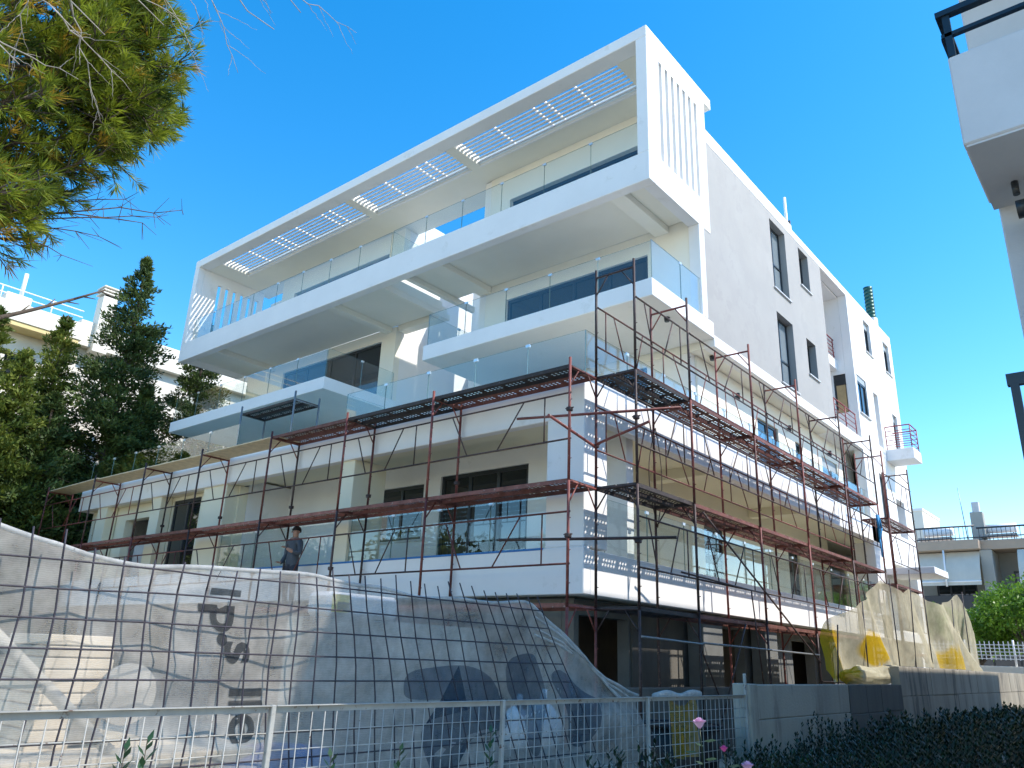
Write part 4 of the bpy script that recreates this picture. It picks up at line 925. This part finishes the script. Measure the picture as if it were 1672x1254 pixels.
for p, q in (((-8, 2.4, 4.66), (-8, 2.46, 4.76)), ((-8, 2.7, 4.88), (-8, 2.82, 4.90)), ((-8, 2.2, 4.52), (-8, 2.26, 4.62)), ((-8, 2.85, 5.0), (-8, 2.95, 4.99)), ((-8, 2.55, 4.77), (-8, 2.68, 4.79))): tube(bm, p, q, .009, 5, .004)
obj("wood", bm, M_BARK, DB)

def broadleaf(name, label, x, y, z0, trunk_h, rx, rz, n, leaf, m, seed, group=None, cat="tree"):
    rng = random.Random(seed); T = thing(name, label, cat, (x, y, z0), group)
    c = Vector((x, y, z0+trunk_h+rz*.75)); bm = poly_tube(B(), [(x, y, z0), (x+.05, y, z0+trunk_h*.6), (x, y, z0+trunk_h+rz*.4)], .10*max(.5, rx/1.6), 8, .04)
    lobes = []
    for k in range(int(9+rx*3)):
        d = rv(rng).normalized(); d.z = abs(d.z)*.9-.25; lobes.append((c+Vector((d.x*rx*.62, d.y*rx*.62, d.z*rz*.7)), rng.uniform(.32, .52)*rx))
    for p, r in lobes: tube(bm, (x, y, z0+trunk_h), p, .03, 5, .01, caps=False)
    obj("trunk", bm, M_BARK, T, True); quads = []
    for k in range(n):
        p, r = rng.choice(lobes); d = rv(rng).normalized(); q = p+Vector((d.x, d.y, d.z*.85))*r*rng.uniform(.55, 1.08)
        dd = (d*.5+rv(rng)*.8+Vector((0, 0, -.2))).normalized()*leaf*rng.uniform(.7, 1.2); quads.append((q, dd, dd.cross(rv(rng)).normalized()*leaf*.24))
    cloud_mesh("crown", quads, m, T); return T
G_ = "citrus trees beyond the wall"
broadleaf("citrus_tree", "bright green citrus tree at the right edge behind the lattice fence", -4.7, 36.5, 1.2, 1.1, 1.95, 1.9, 6200, .17, M_ORG, 31, G_)
broadleaf("citrus_tree", "rounded bright green citrus tree just left of the rightmost one", -6.5, 36.8, 1.2, .8, 1.5, 1.5, 5000, .16, M_ORG, 32, G_)
broadleaf("citrus_tree", "small bright green tree under the awnings beside the scaffold end", -8.0, 38.0, 1.2, 1.3, 1.15, 1.25, 3400, .16, M_ORG, 33, G_)
broadleaf("citrus_tree", "green citrus tree mostly cut off by the photo's right edge", -2.9, 37.0, 1.2, 1.0, 1.7, 1.7, 4200, .17, M_ORG, 34, G_)
for i, (x, y, r) in enumerate(((-27, -4, 3.2), (-21, -8, 3.4), (-34, -1, 3.3), (-15, -11, 3.0))):
    broadleaf("street_tree", ("first", "second", "third", "fourth")[i]+" broadleaf tree mirrored in the shaded front windows, outside the frame", x, y, 0, 2.4, r, r, 5200, .34, M_ORG if i % 2 else M_CON2, 60+i, "trees mirrored in the windows")

# hedge and roses between pavement and wall
rng = random.Random(77)
def sprig(quads, stems, base, h, n=None, lean=.1, leaf=.055):
    top = base+Vector((rng.uniform(-lean, lean), rng.uniform(-lean, lean), h)); tube(stems, base, top, .004, 4, .002, caps=False); n = n or int(h/.03)
    for i in range(n):
        u = .15+.85*i/n; p = base.lerp(top, u); a = i*2.4+rng.uniform(-.4, .4); s = (1-.55*u)
        d = Vector((math.cos(a), math.sin(a), .65+.5*u)).normalized()*leaf*(.6+.8*s)*rng.uniform(.8, 1.2); quads.append((p, d, Vector((-math.sin(a), math.cos(a), 0))*leaf*.22*(.6+.6*s)))
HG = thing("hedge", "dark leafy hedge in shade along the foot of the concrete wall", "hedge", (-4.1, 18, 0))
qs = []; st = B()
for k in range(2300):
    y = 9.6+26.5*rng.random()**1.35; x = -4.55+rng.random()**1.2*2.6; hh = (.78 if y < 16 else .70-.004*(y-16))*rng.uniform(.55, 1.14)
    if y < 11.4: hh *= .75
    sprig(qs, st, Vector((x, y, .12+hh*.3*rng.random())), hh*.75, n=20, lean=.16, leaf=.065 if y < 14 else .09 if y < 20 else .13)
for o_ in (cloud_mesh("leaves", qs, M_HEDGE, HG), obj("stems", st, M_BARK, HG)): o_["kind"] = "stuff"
labels = ["small privet sprig poking up at the left in front of the fence", "taller privet sprig right of the smallest one at the left", "thin privet sprig in front of the second fence panel from the left", "short privet sprig at the bottom left of the middle fence post", "long privet sprig right beside the middle fence post"]
for i, (y, z) in enumerate(((1.94, 1.16), (2.05, 1.19), (3.13, 1.06), (3.68, 1.06), (4.52, 1.13))):
    P_ = thing("privet_sprig", labels[i], "plant", (-3.9, y, .1), "sprigs in front of the fence"); qs = []; st = B()
    sprig(qs, st, Vector((-3.9, y, .12)), z-.14, n=36, lean=.02, leaf=.075)
    if i < 2: sprig(qs, st, Vector((-3.92, y-.05, .12)), z-.26, n=30, lean=.04, leaf=.07)
    cloud_mesh("leaves", qs, M_SPRIG, P_); obj("stem", st, M_BARK, P_)
PR = thing("privet_bush", "clump of dark privet stems in front of the third fence post", "plant", (-3.9, 6.4, .1)); qs = []; st = B()
for k in range(60):
    y = rng.gauss(6.6, .55); sprig(qs, st, Vector((-3.9+rng.uniform(-.2, .15), y, .12)), max(.3, .86-.35*abs(y-6.5))*rng.uniform(.6, 1.05), n=26, lean=.08, leaf=.07)
for o_ in (cloud_mesh("leaves", qs, M_HEDGE, PR), obj("stems", st, M_BARK, PR)): o_["kind"] = "stuff"
M_ROSE = mat("pale_pink_petal", (.72, .42, .58), .55, .1, 14); M_ROSE2 = mat("hot_pink_petal", (.70, .10, .32), .5, .12, 14)
def rose(label, y, z, r, m, x=-3.9):
    x, y, z, r = x*.55, y*.55, 1.6+(z-1.6)*.55, r*.50
    R = thing("rose", label, "rose", (x, y, z), "roses by the fence")
    for k in range(16):
        a = k*2.4; s = .12+.88*(k/15); bm = B(); bmesh.ops.create_grid(bm, x_segments=5, y_segments=6, size=1)
        for v in bm.verts:
            u, w = v.co.x, (v.co.y+1)/2; wid = (.35+.75*math.sin(min(1, w*1.25)*PI*.5))*(1-.35*max(0, w-.8)*5*u*u)
            ang = a+u*.85*wid+.05*math.sin(k*3+w*4); rad = r*(.10+.92*s*(w**.65)*(.72+.28*s)+.22*s*max(0, w-.75)*4*(.5+.5*u*u))
            v.co = Vector((x+rad*math.cos(ang), y+rad*math.sin(ang), z+r*(-.75+1.55*w-.62*s*w*w+.06*math.sin(u*5+k))))
        obj("petal", bm, m, R, True)
    bm = poly_tube(B(), [(x, y, z-r*.7), (x+.01, y+.01, z-.22), (x, y-.01, .0)], .0035, 6); obj("stem", bm, M_HEDGE, R)
    qs = []
    for k in range(14):
        a = k*2.1; zz = z-.09-.03*k; d = Vector((math.cos(a), math.sin(a), .1))*.075; qs.append((Vector((x, y, zz))+d*.3, d, Vector((-math.sin(a), math.cos(a), .3))*.026))
    cloud_mesh("leaves", qs, M_SPRIG, R)
rose("large pale pink rose in bloom beside the last fence post", 7.68, 1.06, .075, M_ROSE); rose("small bright pink rosebud lower right of the pale pink rose", 8.2, .80, .045, M_ROSE2); rose("pale pink rose at the bottom edge below the end of the wall", 8.75, .60, .075, M_ROSE)

# ------------------------------------------------------------------ neighbours
# white house behind the conifers
WH = thing("white_house", "white house with yellow soffit and chimney behind the conifers", "house", (-36.5, 14, 0))
M_CREAM = mat("cream_house_render", (.74, .70, .60), .85, .05, 1, .05, 60); M_YSOF = mat("yellow_soffit", (.70, .55, .26), .8, .05, 2)
wall("wall", WH, M_CREAM, 'x', -36.6, .3, -6, 30, 0, 14.2, [(9.9, 11.1, 11.9, 13.1), (4, 6, 11.5, 13.2), (14.6, 16, 8.6, 10.2), (9.5, 11, 8.3, 10)])
for a in ((9.9, 11.1, 11.9, 13.1), (4, 6, 11.5, 13.2), (14.6, 16, 8.6, 10.2), (9.5, 11, 8.3, 10)):
    w_ = window(WH, 'x', -36.72, *a, cols=2)
part("eaves_slab", M_YSOF, WH, -36.6, -35.7, -6, 12.3, 14.0, 14.2); part("roof_parapet", M_CREAM, WH, -36.9, -35.65, -6, 12.4, 14.2, 15.0); part("upper_block", M_CREAM, WH, -40, -36.2, 12.4, 22, 14.2, 15.4)
part("chimney", M_CREAM, WH, -36.6, -35.95, 13.0, 13.65, 14.0, 16.75)
for k in range(3): part("chimney_cap", M_CREAM, WH, -36.68, -35.87, 12.92, 13.73, 16.85+.16*k, 16.92+.16*k)
part("chimney_vent", M_FRAME, WH, -36.5, -36.05, 13.1, 13.55, 16.75, 17.2); part("roof_block", M_CREAM, WH, -36.9, -36.3, 9.3, 10.3, 15.0, 15.6); obj("roof_pipe", tube(B(), (-36.5, 9.9, 15.6), (-36.5, 9.9, 16.7), .09, 8), M_LOUV, WH)
bm = B()
for z in (15.35, 15.65): tube(bm, (-35.9, -6, z), (-35.9, 12.3, z), .03, 6)
obj("roof_rail", bm, M_LOUV, WH)
for y in range(-5, 13, 2): obj("rail_post", tube(B(), (-35.9, y, 15), (-35.9, y, 15.65), .03, 6), M_LOUV, WH)

# apartment house far right with awnings
AB = thing("awning_house", "beige apartment house with pale roller awnings and roof railing at the right", "building", (-6, 54, 0))
M_TAN = mat("tan_house_render", (.42, .33, .25), .85, .06, 1, .05, 60); M_AWN = mat("grey_beige_awning_cloth", (.56, .54, .47), .85, .07, 2, streak=True); M_GRYW = mat("grey_house_render", (.36, .35, .31), .85, .06, 1)
Pa = lambda n, m, *a, bev=.02: part(n, m, AB, *a, bev=bev)
wall("wall", AB, M_GRYW, 'y', 52.5, .3, -16, 6, 0, 8.3, [(-11, -8.9, 4.9, 7.2), (-7, -4, 4.9, 7.2), (-2, 2, 4.9, 7.2), (-10, -6, 1.5, 3.8), (-5, -2, 1.5, 3.8)])
for a in ((-11, -8.9, 4.9, 7.2), (-7, -4, 4.9, 7.2), (-2, 2, 4.9, 7.2), (-10, -6, 1.5, 3.8), (-5, -2, 1.5, 3.8)): window(AB, 'y', 52.6, *a, cols=3, fw=.1)
Pa("roof_slab", M_TAN, -16, -8.1, 50, 60, 8.22, 8.75); Pa("roof_slab", M_TAN, -8.1, 6, 50.6, 60, 8.22, 8.75); Pa("balcony_slab", M_TAN, -16, 6, 50, 52.4, 4.0, 4.55); Pa("balcony_front", M_FRAME, -16, 6, 50.02, 50.08, 4.55, 5.75); Pa("partition", M_GRYW, -8.2, -7.6, 50.5, 52.4, 4.55, 8.2)
FH = thing("far_white_house", "plain white block seen behind the far end of the scaffold", "building", (-15, 63, 0)); part("wall", M_CREAM, FH, -18, -13.05, 61, 66, 0, 12.5); part("roof_edge", M_WHITE, FH, -18.05, -13.0, 60.95, 66.05, 12.5, 12.7)
for x0, x1 in ((-11.6, -9.9), (-9.88, -8.2), (-6.4, -5.3), (-5.25, -3.4), (-3.3, -.5)):
    bm = B(); n = 8
    for k in range(n):
        a, b = k/n, (k+1)/n
        v = [bm.verts.new(p) for p in ((x0, 50.6-.75*a-.12*math.sin(a*PI), 8.15-1.65*a), (x1, 50.6-.75*a-.12*math.sin(a*PI), 8.15-1.65*a), (x1, 50.6-.75*b-.12*math.sin(b*PI), 8.15-1.65*b), (x0, 50.6-.75*b-.12*math.sin(b*PI), 8.15-1.65*b))]; bm.faces.new(v)
    aw = obj("awning", bm, M_AWN, AB); obj("awning_bar", tube(B(), (x0, 49.85, 6.47), (x1, 49.85, 6.47), .05, 6), M_LOUV, aw); obj("awning_valance", box(B(), x0, x1, 49.83, 49.85, 6.27, 6.44), M_AWN, aw)
for x in (-9.89, -4.9): obj("downpipe", tube(B(), (x, 49.7, 6.2), (x, 49.95, 8.2), .05, 8), M_LOUV, AB)
bm = B(); tube(bm, (-16, 50.1, 9.5), (-8.2, 50.1, 9.5), .05, 6); tube(bm, (-8.2, 50.7, 9.45), (6, 50.7, 9.45), .05, 6); tube(bm, (-16, 50.1, 8.85), (6, 50.1, 8.85), .03, 6)
rr_ = obj("roof_railing", bm, M_FRAME, AB)
x = -12.5
while x < -2: obj("bar", tube(B(), (x, 50.1 if x < -8.2 else 50.7, 8.75), (x, 50.1 if x < -8.2 else 50.7, 9.48), .018, 4), M_FRAME, rr_); x += .22
Pa("chimney", M_GRYW, -8.55, -7.9, 51.5, 52.1, 8.75, 10.5); Pa("chimney_pot", M_SILL, -8.42, -8.05, 51.62, 51.98, 10.5, 11.1)
obj("aerial", tube(B(), (-8.9, 52, 8.75), (-9.05, 52, 12.1), .03, 5, .015), M_FRAME, AB)
for i, x in enumerate((-10.4, -7.2)):
    S_ = thing("solar_water_heater", ("left" if i == 0 else "right")+" rooftop solar water heater behind the railing of the beige house", "water heater", (x, 52, 8.75), "rooftop solar water heaters")
    obj("tank", tube(B(), (x-.8, 52, 9.55), (x+.8, 52, 9.55), .26, 14), M_LOUV, S_); obj("collector", box(B(), x-.9, x+.9, 50.9, 51.7, 8.95, 9.1), M_PANEB, S_)
    for dx in (-.6, .6): obj("leg", tube(B(), (x+dx, 52, 8.75), (x+dx, 52, 9.4), .03, 6), M_SCAFG, S_)
# lattice fence on a low wall
LF = thing("lattice_fence", "white lattice fence on a low wall in front of the citrus trees", "fence", (-6, 34, 1.3))
part("low_wall", M_CREAM, LF, -9, 2, 34.1, 34.4, 0, 1.95)
bm = B(); x = -8.4
while x < 1: box(bm, x-.016, x+.016, 34.2, 34.22, 2.16, 2.8); x += .15
z = 2.2
while z < 2.8: box(bm, -8.4, 1, 34.222, 34.24, z-.014, z+.014); z += .12
obj("lattice", bm, M_LOUV, LF)
for x in (-8.4, -6.5, -4.95, -3.2): obj("post", tube(B(), (x, 34.23, 1.9), (x, 34.23, 2.85), .035, 8), M_LOUV, LF)

# neighbour on the right with a shaded balcony
NB = thing("corner_neighbour", "grey-white neighbouring house with balcony and dark railing at the top right", "building", (1.5, 9, 0))
M_NBW = mat("weathered_white_render", (.62, .62, .62), .85, .06, 1.2, .12, 40, col2=(.40, .40, .40), thr=.70, tex2=3)
Pn = lambda n, m, *a, bev=.015: part(n, m, NB, *a, bev=bev)
Pn("balcony_parapet", M_NBW, -.76, 3.5, 7.0, 7.14, 6.06, 7.03); Pn("balcony_side_parapet", M_NBW, -.76, -.62, 7.14, 8.2, 6.06, 7.03); Pn("balcony_slab", M_NBW, -.74, 3.5, 7.02, 8.3, 6.04, 6.2, bev=0)
Pn("wall", M_NBW, -.70, 5, 8.3, 11.2, 0, 9.9)
M_NAVY = mat("dark_navy_paint", (.012, .025, .04), .4, .15, 6)
rl = obj("balcony_railing", box(box(B(), -.80, 3.5, 6.98, 7.06, 7.50, 7.56), -.78, 3.5, 7.0, 7.05, 7.26, 7.30), M_NAVY, NB)
for x in (-.72, .1, .9, 1.7): obj("post", box(B(), x-.03, x+.03, 7.0, 7.06, 7.03, 7.5), M_NAVY, rl)
obj("side_rail", box(box(B(), -.80, -.72, 7.06, 8.3, 7.50, 7.56), -.79, -.73, 7.06, 8.3, 7.27, 7.31), M_NAVY, rl)
Pn("balcony_slab_above", M_NBW, -.74, 3.5, 7.0, 8.3, 9.1, 9.3)
Pn("awning_box", M_NBW, -.42, 3.2, 7.75, 7.98, 5.62, 5.86); obj("awning_motor", tube(tube(B(), (-.52, 7.86, 5.74), (-.42, 7.86, 5.74), .09, 12), (-.5, 7.86, 5.9), (-.5, 7.86, 6.04), .03, 8), M_FRAME, NB)
ng = obj("cloth_blind", box(B(), -.36, 3.2, 7.84, 7.86, 3.9, 5.62), M_AWN, NB); obj("lower_balcony_rail", box(B(), -.78, 3, 7.2, 7.26, 3.85, 3.95), M_FRAME, NB); obj("lower_rail_post", box(B(), -.76, -.70, 7.2, 7.26, 2.9, 3.85), M_FRAME, NB)
# unseen block added across the street to shade the concrete wall and ground floor
SHB = thing("shade_block", "unseen white block across the street, added to shade the concrete wall", "building", (3, 22, 0))
part("wall", M_NBW, SHB, .6, 7, 11.25, 31, 0, 7.5); part("roof_edge", M_NBW, SHB, .45, 7.1, 11.22, 31.1, 7.5, 7.7); part("shade_block_upper", M_NBW, SHB, .6, 7, 13.4, 19, 7.7, 12.2)
